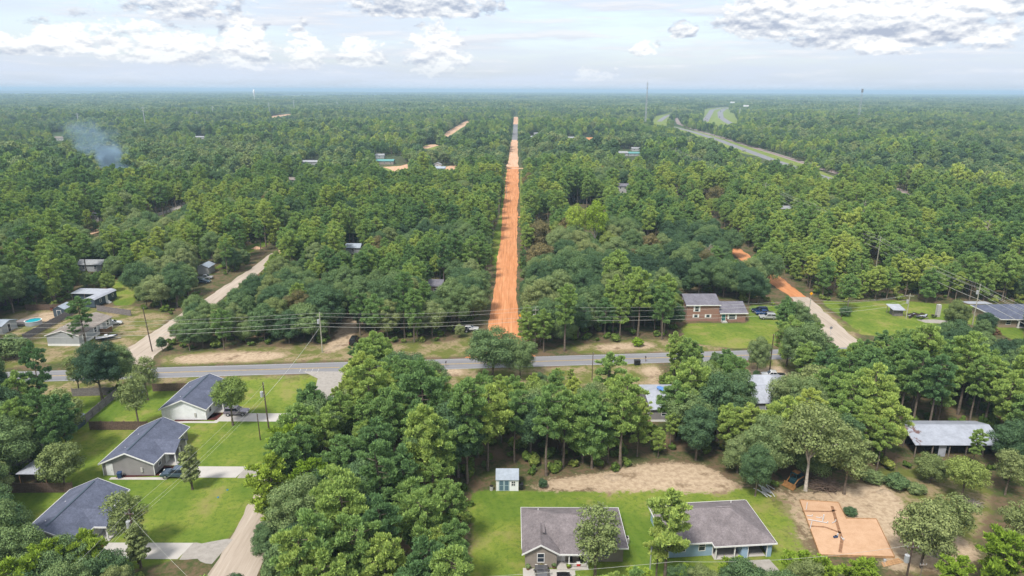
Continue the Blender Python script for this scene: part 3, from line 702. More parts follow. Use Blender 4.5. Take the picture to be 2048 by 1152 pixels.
# ---- white storage shed with blue doors
def shed():
    t = thing('storage_shed', 'small white storage shed with blue panelled double doors and metal roof', 'shed', (-2.4, 96.5, 0))
    BUILT.append((-3, 96, 1.5, 100))
    MB().add([(0,0,0),(3.5,0,0),(3.5,0,2.15),(0,0,2.15),(0,3.0,0),(3.5,3.0,0),(3.5,3.0,2.0),(0,3.0,2.0),(0,1.55,3.05),(3.5,1.55,3.05)],
             [(0,1,2,3),(5,4,7,6),(1,5,6,9,2),(4,0,3,8,7),(3,2,9,8),(8,9,6,7)]).build('wall', M_white, t)
    r = gable(MB(), -0.12, 3.62, -0.2, 3.2, 2.1, 3.2, 'x', 0.06); ro = r.build('roof', M_bluem, t)
    ribs(MB(), [(-0.12,-0.2,2.1),(3.62,-0.2,2.1),(3.62,1.5,3.2),(-0.12,1.5,3.2)], 12).build('roof_rib', M_bluem, ro)
    M_pane = pmat('shed_door_panel', (0.09, 0.15, 0.20), 0.6); M_dframe = pmat('shed_door_frame', (0.33, 0.43, 0.47), 0.6)
    for x in (0.38, 1.24):
        d = MB().box(x, x+0.84, -0.06, 0.0, 0.08, 2.0).build('door', M_dframe, t)
        for z in (0.2, 1.1): MB().prism([(x+0.14, -0.09), (x+0.70, -0.09), (x+0.70, -0.061), (x+0.14, -0.061)], z, z+0.78).build('panel', M_pane, d)
    f = MB()
    window(t, 2.72, 0, 0.95, 0.55, 0.8, shutters=False); MB().box(2.69, 2.75, -0.04, -0.015, 0.95, 1.75).build('mullion', M_trim, t)
    each('corner_board', M_trim, t, (-0.05, 0.05, -0.05, 0.05, 0, 2.1), (3.45, 3.55, -0.05, 0.05, 0, 2.1))
shed()
def bin_(x, y, rz, mat, label, s=1.0, group=None):
    t = thing('wheeled_bin', label, 'bin', (x, y, 0.01), rz, group); t.scale = (s, s, s)
    MB().add([(-.24,-.26,.06),(.24,-.26,.06),(.24,.26,.06),(-.24,.26,.06),(-.31,-.34,1.0),(.31,-.34,1.0),(.31,.34,1.0),(-.31,.34,1.0)], [(0,3,2,1),(4,5,6,7),(0,1,5,4),(1,2,6,5),(2,3,7,6),(3,0,4,7)]).build('body', mat, t)
    MB().slab([(-.34,-.38,1.02),(.34,-.38,1.02),(.34,.38,1.10),(-.34,.38,1.10)], (0,0,-0.015)).build('lid', mat, t)
    for sx in (-.26, .26): MB().cyl((sx-.03,.28,.12), (sx+.03,.28,.12), .12, .12, 8).build('wheel', M_dark, t)
    return t
M_black = pmat('black_plastic', (0.018, 0.019, 0.022), 0.5, 0.3); M_bluep = pmat('blue_plastic', (0.03, 0.06, 0.14), 0.5, 0.3)
bin_(1.6, 96.9, 0.1, M_black, 'black wheeled bin beside the white storage shed')
bin_(-64.9, 99.9, 0.2, M_bluep, 'dark wheeled bin by the white side door of the grey house')
for i, px in enumerate((1271, 1277)):
    x, y = G(px, 730); bin_(x, y, 0.1*i, M_black, ('black wheeled bin', 'second black wheeled bin')[i]+' at the roadside by the paved road', 1.15)
x, y = G(983, 980); o = MB().cyl((x, y, 0.0), (x, y, 0.75), 0.28, 0.3, 10).build('metal_barrel', M_block); tag(o, 'grey barrel standing by the storage shed', 'barrel')
MB().cyl((x, y, 0.751), (x, y, 0.79), 0.31, 0.31, 10).build('lid', M_dark, o)

# ---- long open barn with a rust stained roof
def barn():
    t = thing('long_barn', 'long open shed with rust stained metal roof among the trees', 'barn', (71.2, 107.6, 0))
    BUILT.append((70, 107, 88, 116))
    MB().slab([(-0.4,-0.3,2.5),(15.5,-0.3,2.5),(15.5,4.6,4.0),(-0.4,4.6,4.0)], (0,0,-0.06)).build('roof', M_rust, t)
    MB().slab([(-0.4,4.62,4.0),(15.5,4.62,4.0),(15.5,8.2,2.9),(-0.4,8.2,2.9)], (0,0,-0.06)).build('rear_roof', M_rust, t)
    for i in range(6): MB().box(i*3.0-0.08, i*3.0+0.08, 0, 0.16, 0, 2.5).build('post', M_wood, t)
    MB().box(0, 15.2, 7.9, 8.0, 0, 2.9).box(-0.05, 0.05, 3.5, 7.9, 0, 2.7).box(15.1, 15.2, 0.2, 7.9, 0, 2.5).build('rear_wall', M_wood, t)
    MB().box(4.2, 5.5, 0.2, 0.26, 0.0, 2.3).build('leaning_sheet', M_metal, t)
    r = random.Random(4)
    for _ in range(9): x = r.uniform(0.5, 13); y = r.uniform(2, 6); MB().box(x, x+r.uniform(.5, 1.6), y, y+r.uniform(.4, 1.2), 0, r.uniform(.4, 1.4)).build('stored_crate', M_dark, t)

barn()

# ---- two metal roofed homes in the trees
def metal_home(name, label, loc, W, D, ze, zr, wall, roof, rz=0.0, rib=12, extra=None, skirt=True):
    t = thing(name, label, 'house', loc, rz); BUILT.append((loc[0]-1, loc[1]-1, loc[0]+W+1, loc[1]+D+1))
    gable_wall(MB(), 0, W, 0, D, 0.5 if skirt else 0, ze, zr-0.12, 'x').build('wall', wall, t)
    if skirt: MB().box(0.03, W-0.03, 0.03, D-0.03, 0, 0.5).build('skirting', M_trim, t)
    ro = gable(MB(), -0.35, W+0.35, -0.4, D+0.4, ze-0.05, zr, 'x', 0.07).build('roof', roof, t)
    ribs(MB(), [(-0.35,-0.4,ze-0.05),(W+0.35,-0.4,ze-0.05),(W+0.35,D/2,zr),(-0.35,D/2,zr)], rib, 0.035, 0.06).build('roof_rib', roof, ro)
    for x in (W*0.2, W*0.5, W*0.8): window(t, x, 0, 1.3, 0.8, 1.0)
    if extra: extra(t)
    return t
def tarp(t):
    rng = np.random.default_rng(5); m = MB(); n = 7
    vs = [(2.6+i*0.30+rng.uniform(-.05,.05), 6.2+j*0.28, 3.95+0.25*math.sin(i*1.3+j)+rng.uniform(-.06,.06)-abs(j-3)*0.05) for j in range(n) for i in range(n)]
    m.add(vs, [(j*n+i, j*n+i+1, (j+1)*n+i+1, (j+1)*n+i) for j in range(n-1) for i in range(n-1)]).build('blue_tarp', pmat('blue_tarp', (0.10, 0.22, 0.48), 0.5), t, True)
metal_home('metal_roof_home', 'dark walled home with white metal roof and blue tarp among pines', (27.2, 120.6, 0), 12, 11.0, 2.8, 3.7, M_grey, M_metal, 0.02, 14, tarp)
def hipback(t):
    hip(MB(), 1.2, 9.5, 5.8, 12.6, 3.25, 4.6, 0.07).build('rear_roof', M_metal, t)
metal_home('metal_roof_cottage', 'grey cottage with white ribbed metal roof behind the parked pickup', (48.6, 123.6, 0), 11.5, 10.5, 2.8, 3.9, M_pgrey, M_metal, 0.03, 14, hipback)

# ---- homes in the far left yard
def doublewide():
    t = thing('mobile_home', 'pale grey double wide mobile home with tan shingle roof and white skirting', 'mobile home', (-116.3, 160.3, 0))
    BUILT.append((-117, 160, -107, 176))
    gable_wall(MB(), 0, 8.0, 0, 14.6, 0.55, 2.85, 4.0).build('wall', M_pgrey, t); MB().box(-0.03, 8.03, -0.03, 14.63, 0, 0.56).build('skirting', M_trim, t)
    ro = gable(MB(), -0.3, 8.3, -0.25, 14.85, 2.82, 4.15).build('roof', M_tanroof, t)
    rake(MB(), -0.33, 8.33, -0.3, 2.82, 4.15, h=0.16).build('rake_board', M_trim, t)
    for y in (2.2, 7.0, 12.6): window(t, 8.0, y, 1.25, 0.9, 1.2, '+x', shutters=True)
    door(t, 8.0, 9.6, 0.6, face='+x'); MB().box(8.05, 10.0, 8.6, 11.0, 0, 0.6).box(9.9, 9.98, 8.6, 11.0, 0.6, 1.5).box(8.05, 9.9, 8.6, 8.68, 0.6, 1.5).build('porch_deck', M_wood2, t)
    vent(ro, 2.0, 4.0, 3.4)
doublewide()
def navy_home():
    t = thing('navy_home', 'dark blue grey narrow home with L shaped white metal roof', 'mobile home', (-125.8, 191.2, 0), math.radians(-4))
    BUILT.append((-134, 190, -121, 205))
    MB().box(0, 3.4, 0, 10.2, 0.3, 2.6).box(-8, 0, 6.6, 6.8, 0.2, 2.3).build('wall', M_navy, t)
    m = MB(); prof = [(-0.15, 2.55), (0.5, 2.95), (1.7, 3.15), (2.9, 2.95), (3.55, 2.55)]
    for (a, za), (b, zb) in zip(prof, prof[1:]): m.slab([(a,-0.15,za),(b,-0.15,zb),(b,10.35,zb),(a,10.35,za)], (0,0,-0.06))
    m.build('roof', M_metal, t)
    MB().slab([(-8.3,6.0,2.5),(0.4,6.0,2.5),(0.4,10.6,2.85),(-8.3,10.6,2.85)], (0,0,-0.06)).build('lean_to_roof', M_metal, t)
    for x in (-8, -4): MB().box(x-0.06, x+0.06, 6.1, 6.22, 0, 2.5).build('post', M_wood, t)
    door(t, 3.4, 5.4, 0.35, 0.85, 1.95, '+x'); window(t, 3.4, 2.6, 1.2, 0.7, 0.8, '+x'); window(t, 3.4, 8.4, 1.2, 0.7, 0.8, '+x')
    m = MB()
    for i in range(3): m.box(3.45+i*0.35, 3.8+i*0.35, 4.9, 6.0, 0, 0.55-i*0.18)
    m.box(3.5, 4.5, 4.86, 4.92, 0.9, 1.0).box(4.4, 4.5, 4.86, 4.92, 0, 1.0).build('steps', M_trim, t)
navy_home()
def small_shed(x, y, w, d, h, wall, roof, label, rz=0.0):
    t = thing('garden_shed', label, 'shed', (x, y, 0), rz); BUILT.append((x, y, x+w, y+d))
    gable_wall(MB(), 0, w, 0, d, 0, h, h+w*0.28).build('wall', wall, t)
    gable(MB(), -0.12, w+0.12, -0.12, d+0.12, h-0.03, h+w*0.30, 'y', 0.05).build('roof', roof, t)
    door(t, w*0.5, 0, 0.02, min(1.1, w*0.45), h*0.82, mat=wall); return t
small_shed(-129.6, 183.2, 3.2, 4.0, 2.2, M_navy, M_bluem, 'small navy garden shed beside the fence by the pool')
small_shed(-84.6, 115.9, 2.6, 3.0, 2.1, M_navy, M_bluem, 'small dark shed at the corner of the grey picket fence')
x, y = G(277, 788); small_shed(x-0.8, y, 1.6, 1.6, 1.9, M_pgrey, M_metal, 'tiny white shed under the trees inside the fenced lawn')
def carport():
    t = thing('carport', 'open carport with pale metal hip roof inside the fenced yard', 'carport', (-79.2, 96.6, 0)); BUILT.append((-80, 96, -74, 101))
    hip(MB(), -0.2, 4.6, 0, 4.4, 2.7, 3.25, 0.08).build('roof', M_metal, t)
    for a in (0.1, 4.3):
        for b in (0.3, 4.1): MB().box(a-0.06, a+0.06, b-0.06, b+0.06, 0, 2.68).build('post', M_wood2, t)
carport()
def pool():
    t = thing('round_pool', 'round above ground pool with turquoise water', 'pool', (-130.9, 176.6, 0))
    m = MB(); n = 24; R = 2.0
    ang = [2*math.pi*i/n for i in range(n)]
    m.add([(R*math.cos(a), R*math.sin(a), z) for z in (0, 1.2) for a in ang], [(i,(i+1)%n,(i+1)%n+n,i+n) for i in range(n)]).build('pool_wall', M_metal, t)
    m = MB(); m.add([(r*math.cos(a), r*math.sin(a), 1.22) for r in (R-0.12, R+0.1) for a in ang], [(i,(i+1)%n,(i+1)%n+n,i+n) for i in range(n)]).build('rim', M_trim, t)
    MB().add([(R*0.98*math.cos(a), R*0.98*math.sin(a), 1.05) for a in ang], [tuple(range(n))]).build('water', pmat('pool_water', (0.02, 0.36, 0.44), 0.05, 0.5), t)
    MB().box(-4.2, -1.6, -1.5, 1.5, 0.0, 1.1).build('pool_deck', M_fencegrey, t)
pool()
def yard_home():
    t = thing('grey_cabin', 'pale grey cabin and deck beside the round pool', 'cabin', (-140, 168.5, 0)); BUILT.append((-141, 168, -131, 176))
    gable_wall(MB(), 0, 6.5, 0, 5.5, 0, 2.3, 3.0, 'x').build('wall', M_pgrey, t); gable(MB(), -0.3, 6.8, -0.3, 5.8, 2.28, 3.1, 'x').build('roof', M_bluem, t)
    window(t, 3.2, 0, 1.0, 0.9, 1.0); door(t, 6.5, 2.5, 0.05, face='+x', mat=M_dark)
yard_home()
def right_house():
    t = thing('hip_roof_house', 'tan brick house with dark hip roof and open garage behind the power pole', 'house', (133.6, 176.6, 0)); BUILT.append((132, 175, 155, 192))
    MB().box(0, 4.6, 0.2, 12.0, 0, 2.6).box(4.6, 18, 4.0, 12.0, 0, 2.6).build('wall', M_tanbrick, t)
    hip(MB(), -0.5, 18.5, -0.6, 12.4, 2.62, 5.0).build('roof', M_slate, t); fascia_rect(MB(), -0.5, 18.5, -0.6, 12.4, 2.62).build('gutter', M_trim, t)
    for x in (4.8, 10.5, 17.5): MB().box(x-0.15, x+0.15, -0.3, 0.0, 0, 2.55).build('porch_post', M_trim, t)
    MB().box(4.6, 18, -0.4, 4.0, -0.05, 0.08).build('garage_floor', M_conc, t); window(t, 2.2, 0.2, 0.9, 1.2, 1.2)
    MB().slab([(-1.0,12.6,2.9),(6.0,12.6,2.9),(6.0,16,2.6),(-1.0,16,2.6)], (0,0,-.06)).build('rear_porch_roof', M_metal, t)
    for k, (x, y, s) in enumerate(((6.2, 1.0, 0.8), (8.0, 1.6, 1.0))):
        o = MB().box(139.8+x-6.2, 139.8+x-6.2+s, 176.6+y, 177.4+y, 0.09, 0.09+s).build('storage_box', (M_bluep, M_trim)[k]); tag(o, ('dark blue storage box', 'white storage box')[k]+' in the open garage of the hip roof house', 'box')
right_house()
def lean_shed():
    t = thing('lean_to_shed', 'small open shed with pale slanted metal roof on the lawn by bushes', 'shed', (109.2, 186.0, 0)); BUILT.append((108, 185, 113, 190))
    MB().box(0.6, 3.2, 0.4, 2.8, 0, 1.7).build('wall', M_fencegrey, t); MB().slab([(-0.2,-0.3,2.0),(3.6,-0.3,1.9),(3.3,3.4,2.7),(-0.5,3.4,2.7)], (0,0,-.06)).build('roof', M_metal, t)
    for a, b in ((0,0),(3.4,0),(0,3.2),(3.2,3.2)): MB().box(a, a+.1, b, b+.1, 0, 1.95 if b == 0 else 2.6).build('post', M_wood, t)
lean_shed()
def burnt():
    t = thing('burnt_trailer', 'collapsed burnt out trailer remains with lone chimney block', 'ruin', (113.6, 183.0, 0)); BUILT.append((112, 182, 125, 189))
    r = random.Random(3); M_char = pmat('charred', (0.035, 0.026, 0.024), 0.95, 0.1, var=0.6, vscale=2)
    for i in range(16):
        m = MB(); L = r.uniform(1.5, 4.0); m.box(-L/2, L/2, -0.3, 0.3, -0.04, 0.04); o = m.build('charred_panel', (M_char, M_char, M_wood, M_metal)[r.randrange(4) if i % 3 == 0 else 0], t)
        o.location = (r.uniform(0.5, 7.5), r.uniform(0.3, 4), r.uniform(0.15, 1.0)); o.rotation_euler = (r.uniform(-.5, .5), r.uniform(-.3, .3), r.uniform(-1, 1))
    MB().box(8.0, 9.0, 2.6, 3.5, 0, 3.6).build('chimney', M_block, t)
burnt()
sheet('bare_patch', [(115.5, 180.6), (122, 179.4), (125, 181.5), (120, 183.4), (114.5, 183.2)], M_gravel, 0.012)

# ---- far buildings between the trees: (px left, px right, py base, storey height, wall, roof, label, ridge axis)
FARB = [
 (752,787,329,3.0,M_tan,M_tealm,'long building with teal metal roof beside a bare orange yard','x',9),
 (751,768,317,3.0,M_pgrey,M_farm,'pale roofed building behind the teal roofed one','x',7),
 (867,882,336,2.8,M_dwhite,M_farm,'small white house beside the orange clearing','y',6),
 (840,890,343,2.6,M_pgrey,M_bluem,'long low building with blue grey roof in front of the white house','x',7),
 (575,597,367,2.6,M_pgrey,M_tanroof,'lone white roofed cabin deep in the woodland','x',7),
 (412,450,363,2.6,M_pgrey,M_farm,'long pale mobile home sunk among dark trees','x',6),
 (1233,1257,389,5.2,M_dwhite,M_greyroof,'two storey white house with dark roof in the woods','x',8),
 (1232,1256,312,3.0,M_pgrey,M_farm,'white building with ribbed roof beside the teal shed','x',14),
 (1257,1282,312,2.6,M_pgrey,M_tealm,'pale teal roofed shed next to the white building','x',9),
 (1264,1282,302,2.6,M_dwhite,M_farm,'small white house above the pale teal shed','x',8),
 (1050,1072,278,2.8,M_dwhite,M_farm,'low white house by the far asphalt stretch of the dirt road','x',9),
 (1068,1080,273,4.0,M_dwhite,M_farm,'taller white house behind a low white one by the asphalt stretch','x',9),
 (1092,1102,280,3.2,M_dwhite,M_greyroof,'narrow white house with grey roof in the trees','y',8),
 (1128,1152,280,2.8,M_pgrey,M_farm,'long pale roofed house beyond the narrow white house','x',9),
 (1560,1587,427,2.6,M_dwhite,M_farm,'white trailer glimpsed under the power line','x',5),
 (386,412,279,3.0,M_dwhite,M_farm,'bright white house far off in the woodland','x',9),
 (108,128,281,3.5,M_dwhite,M_tanroof,'pale house among dark trees beyond the smoke','x',9),
 (396,418,549,2.6,M_dwhite,M_bluem,'white shed with blue roof by the parked pickup and blue car','y',5),
 (157,204,543,2.6,M_pgrey,M_farm,'mobile home with white roof behind pine trunks','x',5),
 (182,206,442,2.6,M_dwhite,M_farm,'white trailer at the edge of the winding road','x',5),
 (598,640,330,2.6,M_pgrey,M_farm,'pale roofs along the clearing beyond the lone cabin','x',8),
 (700,745,345,2.6,M_tan,M_farm,'white roofed building on the orange clearing near the teal roof','x',8),
 (858,884,590,3.0,M_tan,M_greyroof,'grey roofed cottage among trees by the dirt road','x',7),
 (692,720,508,2.6,M_pgrey,M_bluem,'grey roofed home deep in the green wood','x',5),
]
for k, (x0, x1, py, ze, wall, roof, lab, ax, dep) in enumerate(FARB):
    a = G(x0, py); b = G(x1, py); W = b[0]-a[0]
    t = thing('woodland_house', lab, 'house', (a[0], a[1], 0)); BUILT.append((a[0]-1, a[1]-1, a[0]+W+1, a[1]+dep+1))
    zr = ze+1.2 if ax == 'x' else ze+min(1.6, W*0.25)
    gable_wall(MB(), 0, W, 0, dep, 0, ze, zr-0.12, ax).build('wall', wall, t)
    gable(MB(), -0.4, W+0.4, -0.4, dep+0.4, ze-0.05, zr, ax, 0.1).build('roof', roof, t)
    if W > 4:
        for q in range(max(1, int(W/4))): window(t, W*(q+0.5)/max(1, int(W/4)), 0, 1.0, 0.9, 1.1)
        if ze > 5:
            for q in range(2): window(t, W*(q+0.8)/2.6, 0, 3.6, 1.0, 1.2)

# ================================================================== FENCES
def picket_panel(w=2.4, h=1.8, mat=None, seed=1):
    r = random.Random(seed); m = MB(); n = 15
    for i in range(n):
        x = w*i/n; m.box(x+0.006, x+w/n-0.006, -0.012, 0.012, 0.03, h+r.uniform(-.05, .03))
    m.box(0, w, 0.013, 0.05, 0.4, 0.5); m.box(0, w, 0.013, 0.05, h-0.4, h-0.3)
    return m.mesh('fence_panel', mat)
PANELS = {}
def fence(p0, p1, mat, label, h=1.8):
    a, b = Vector(p0), Vector(p1); L = (b-a).length; n = max(1, round(L/2.4)); rz = math.atan2(b.y-a.y, b.x-a.x)
    t = thing('picket_fence', label, 'fence', (a.x, a.y, 0), rz)
    if mat.name not in PANELS: PANELS[mat.name] = [picket_panel(2.4, 1.8, mat, s) for s in range(3)]+[MB().box(-.06, .06, -.06, .06, -.1, 1.9).mesh('post', mat)]
    for i in range(n):
        o = obj('panel', PANELS[mat.name][i % 3], t); o.location = (L*i/n, 0, 0); o.scale = (L/n/2.4, 1, h/1.8)
    for i in range(n+1):
        o = obj('post', PANELS[mat.name][3], t); o.location = (L*i/n, 0.1, 0); o.scale = (1, 1, h/1.8)
    return t
fence(G(306,783), G(378,781), M_fencebrown, 'brown board fence between the fenced lawn and the paved road')
fence(G(236,791), G(172,846), M_fencegrey, 'weathered grey fence along the long side of the fenced lawn')
fence(G(180,860), G(296,860), M_fencebrown, 'dark brown board fence between the two slate roofed houses')
fence(G(0,986), G(146,985), M_fencebrown, 'dark board fence behind the half hidden slate roofed house')
fence(G(0,962), G(62,922), M_fencegrey, 'grey fence running behind the carport')
fence(G(145,793), G(232,790), M_fencegrey, 'short grey fence under the trees beside the paved road')
fence(G(48,682), G(152,626), M_fencegrey, 'long grey fence between the pool and the double wide home', 1.9)
fence(G(52,621), G(128,620), M_fencebrown, 'reddish brown fence beyond the pool yard')
fence(G(194,622), G(262,632), M_fencegrey, 'grey fence between the mobile home and the navy home')

# ================================================================== POLES AND WIRES
M_pole = pmat('pole_wood', (0.095, 0.070, 0.055), 0.95, 0.1, var=0.35, vscale=3); M_polep = pmat('grey_pole_wood', (0.36, 0.35, 0.28), 0.95, 0.1, var=0.3, vscale=3)
M_galv = pmat('galvanised', (0.46, 0.48, 0.50), 0.45, 0.5, 0.3); M_wire = pmat('cable', (0.48, 0.48, 0.44), 0.5, 0.4)
def pole(x, y, h, label, mat, arm=0.0, trans=False, lean=(0, 0), rz=0.0, group=None, r=0.15):
    t = thing('utility_pole', label, 'utility pole', (x, y, 0), rz, group)
    MB().cyl((0,0,-0.5), (lean[0], lean[1], h), r, r*0.68, 9).build('shaft', mat, t)
    if arm:
        MB().box(-arm/2+lean[0], arm/2+lean[0], -.06+lean[1]-.14, .06+lean[1]-.14, h-0.75, h-0.63).build('crossarm', mat, t)
        for sx in (-.45, 0, .45): MB().cyl((sx*arm+lean[0], lean[1]-.14, h-0.63), (sx*arm+lean[0], lean[1]-.14, h-0.4), 0.05, 0.03, 6).build('insulator', M_galv, t)
    else:
        for z in (h-0.1, h-1.0): MB().cyl((lean[0]+.12, lean[1], z-.12), (lean[0]+.12, lean[1], z+.12), 0.05, 0.05, 6).build('insulator', M_galv, t)
    if trans:
        c = MB().cyl((lean[0]-.42, lean[1], h-2.9), (lean[0]-.42, lean[1], h-1.9), 0.3, 0.3, 12).build('transformer', M_galv, t)
        MB().cyl((lean[0]-.42, lean[1], h-1.89), (lean[0]-.42, lean[1], h-1.6), 0.05, 0.03, 6).build('bushing', M_block, c)
    return t
def cable(pts, label, r=0.016, sag=0.6, group=None, name='power_cable'):
    m = MB()
    for a, b in zip(pts, pts[1:]):
        a, b = Vector(a), Vector(b); n = 14; prev = a
        for i in range(1, n+1):
            t = i/n; p = a.lerp(b, t); p.z -= sag*4*t*(1-t); m.cyl(prev, p, r, r, 4, False); prev = p
    o = m.build(name, M_wire); tag(o, label, 'cable', group); return o
P1 = G(645,705); P2 = (6.0, 163.5); P3 = (78.5, 171.5); P4 = G(1812,637)
P0 = (-138.0, 148.0)
pole(*P1, 10.4, 'grey wooden pole with white transformer at the north verge of the paved road', M_polep, 0, True)
pole(*P2, 9.6, 'wooden pole with transformer beside the mouth of the orange dirt road', M_polep, 1.4, True)
pole(*P3, 9.4, 'wooden pole half hidden by the tree at the corner of the side road', M_polep, 0, False)
pole(*P4, 7.4, 'wooden pole with crossarms and transformer on the lawn by the lean to shed', M_polep, 2.2, True)
x, y = G(305,703); pole(x, y, 11.2, 'dark leaning wooden pole at the mouth of the sandy lane', M_pole, 0, False, (-0.9, 0.3))
for k, (zz, off) in enumerate(((10.2, 0), (9.2, 0.3), (7.7, 0.0), (6.7, 0.1))):
    cable([(*P0, zz-.2), (P1[0], P1[1]+off, zz), (P2[0], P2[1]+off, zz-.5), (P3[0], P3[1]+off, zz-.9), (P4[0], P4[1], min(zz-2, 7.0))],
          ('topmost', 'second highest', 'third highest', 'lowest')[k]+' cable strung along the paved road', 0.022 if k < 3 else 0.032, 0.9)
PA = G(538,858); PB = G(521,880)
pole(*PA, 9.6, 'dark wooden pole with white transformer on the lawn of the white house', M_pole, 0, True, (-0.25, 0))
pole(*PB, 5.4, 'short dark pole beside the taller transformer pole on the lawn', M_pole, 0, False, (-.1, 0), r=0.11)
cable([(P1[0], P1[1], 6.8), (PA[0]-.2, PA[1], 6.6)], 'slanting cable from the roadside pole down to the lawn pole', 0.028, 0.5)
PC = (-50.6, 78.6); pole(*PC, 8.6, 'wooden pole rising among trees by the half hidden house', M_pole, 1.2, True)
for k, (za, zb, dx_) in enumerate(((9.3, 8.4, 0), (7.4, 7.2, .3), (6.6, 6.4, 0))):
    cable([(PA[0], PA[1], za), (PC[0]+dx_, PC[1], zb), (PC[0]-3+dx_, 52, zb)], ('upper', 'middle', 'lower')[k]+' cable sagging over the lawns between the two lawn poles', 0.012, 0.7)
cable([(PC[0], PC[1], 7.4), (-36, 66, 6.8)], 'cable crossing the sandy street from the pole among trees', 0.012, 0.3)
x, y = G(1184,760); pole(x, y, 6.6, 'thin dark pole on the dry grass verge of the paved road', M_pole, 0, False, r=0.1)
x, y = G(1539,742); pole(x, y, 9.0, 'dark pole beside the asphalt apron by the parked pickup', M_pole, 0, False)
x, y = G(1806,1190); pole(x, y, 7.9, 'dark pole with crossarm and white transformer in front of the building pad', M_pole, 1.5, True)
cable([(x-.7, y, 7.4), (20, 70.5, 7.0), (-36, 66, 7.0)], 'cable running low in front of the tan and blue houses', 0.016, 0.8)
x, y = G(1835,1180); pole(x, y, 4.6, 'short pole beside the dark transformer pole by the building pad', M_wood, 0.9, False, r=0.08)
x, y = G(1298,1165); pole(x, y, 6.3, 'pale slim pole at the corner of the blue house lawn', M_galv, 0, False, r=0.09)
# line of tall poles along the side road
LINE = [(127.6, 126), (127.5, 178.8), (128.4, 233.4), (129, 290), (129.6, 350), (130.5, 415), (132, 490), (134, 570), (136, 660)]
LH = [11.8, 11.8, 13.5, 16, 17, 17, 17, 17, 17]
LAB = ['tall grey pole at the wood edge', 'tall grey pole with transformer near the hip roof house', 'tall grey pole standing before the dark pines', 'tall grey pole deeper in the pines', 'tall pole beyond the pines', 'sixth tall pole of the line into the woods', 'seventh tall pole of the line into the woods', 'eighth tall pole of the line into the woods', 'farthest tall pole of the line into the woods']
for k, (x, y) in enumerate(LINE): pole(x, y, LH[k], LAB[k], M_polep, 0, k == 1)
for k, (dz, dx_, rr) in enumerate(((-.2, 0, .03), (-1.2, -.5, .03), (-1.3, .5, .03), (-2.6, 0, .03), (-4.3, 0, .045))):
    cable([(x+dx_, y, LH[i]+dz) for i, (x, y) in enumerate(LINE)], ('topmost', 'inner', 'outer', 'fourth', 'thick lowest')[k]+' cable on the tall poles of the wood line', rr, 1.0)

# poles down the verge of the dirt road
for k, (px, py, h) in enumerate(((998,432,9), (986,478,8), (1013,395,8), (1046,300,10), (1019,290,10), (1012,255,11))):
    x, y = G(px, py); pole(x, y, h, ('pole on the dirt road verge nearest the crossing track', 'pole on the grassy verge near the dirt road bend', 'pole in the verge grass further up the dirt road', 'pole by the trees at the pale part of the dirt road', 'pole at the start of the far asphalt stretch', 'farthest pole on the dirt road verge')[k], M_polep, 0, False)

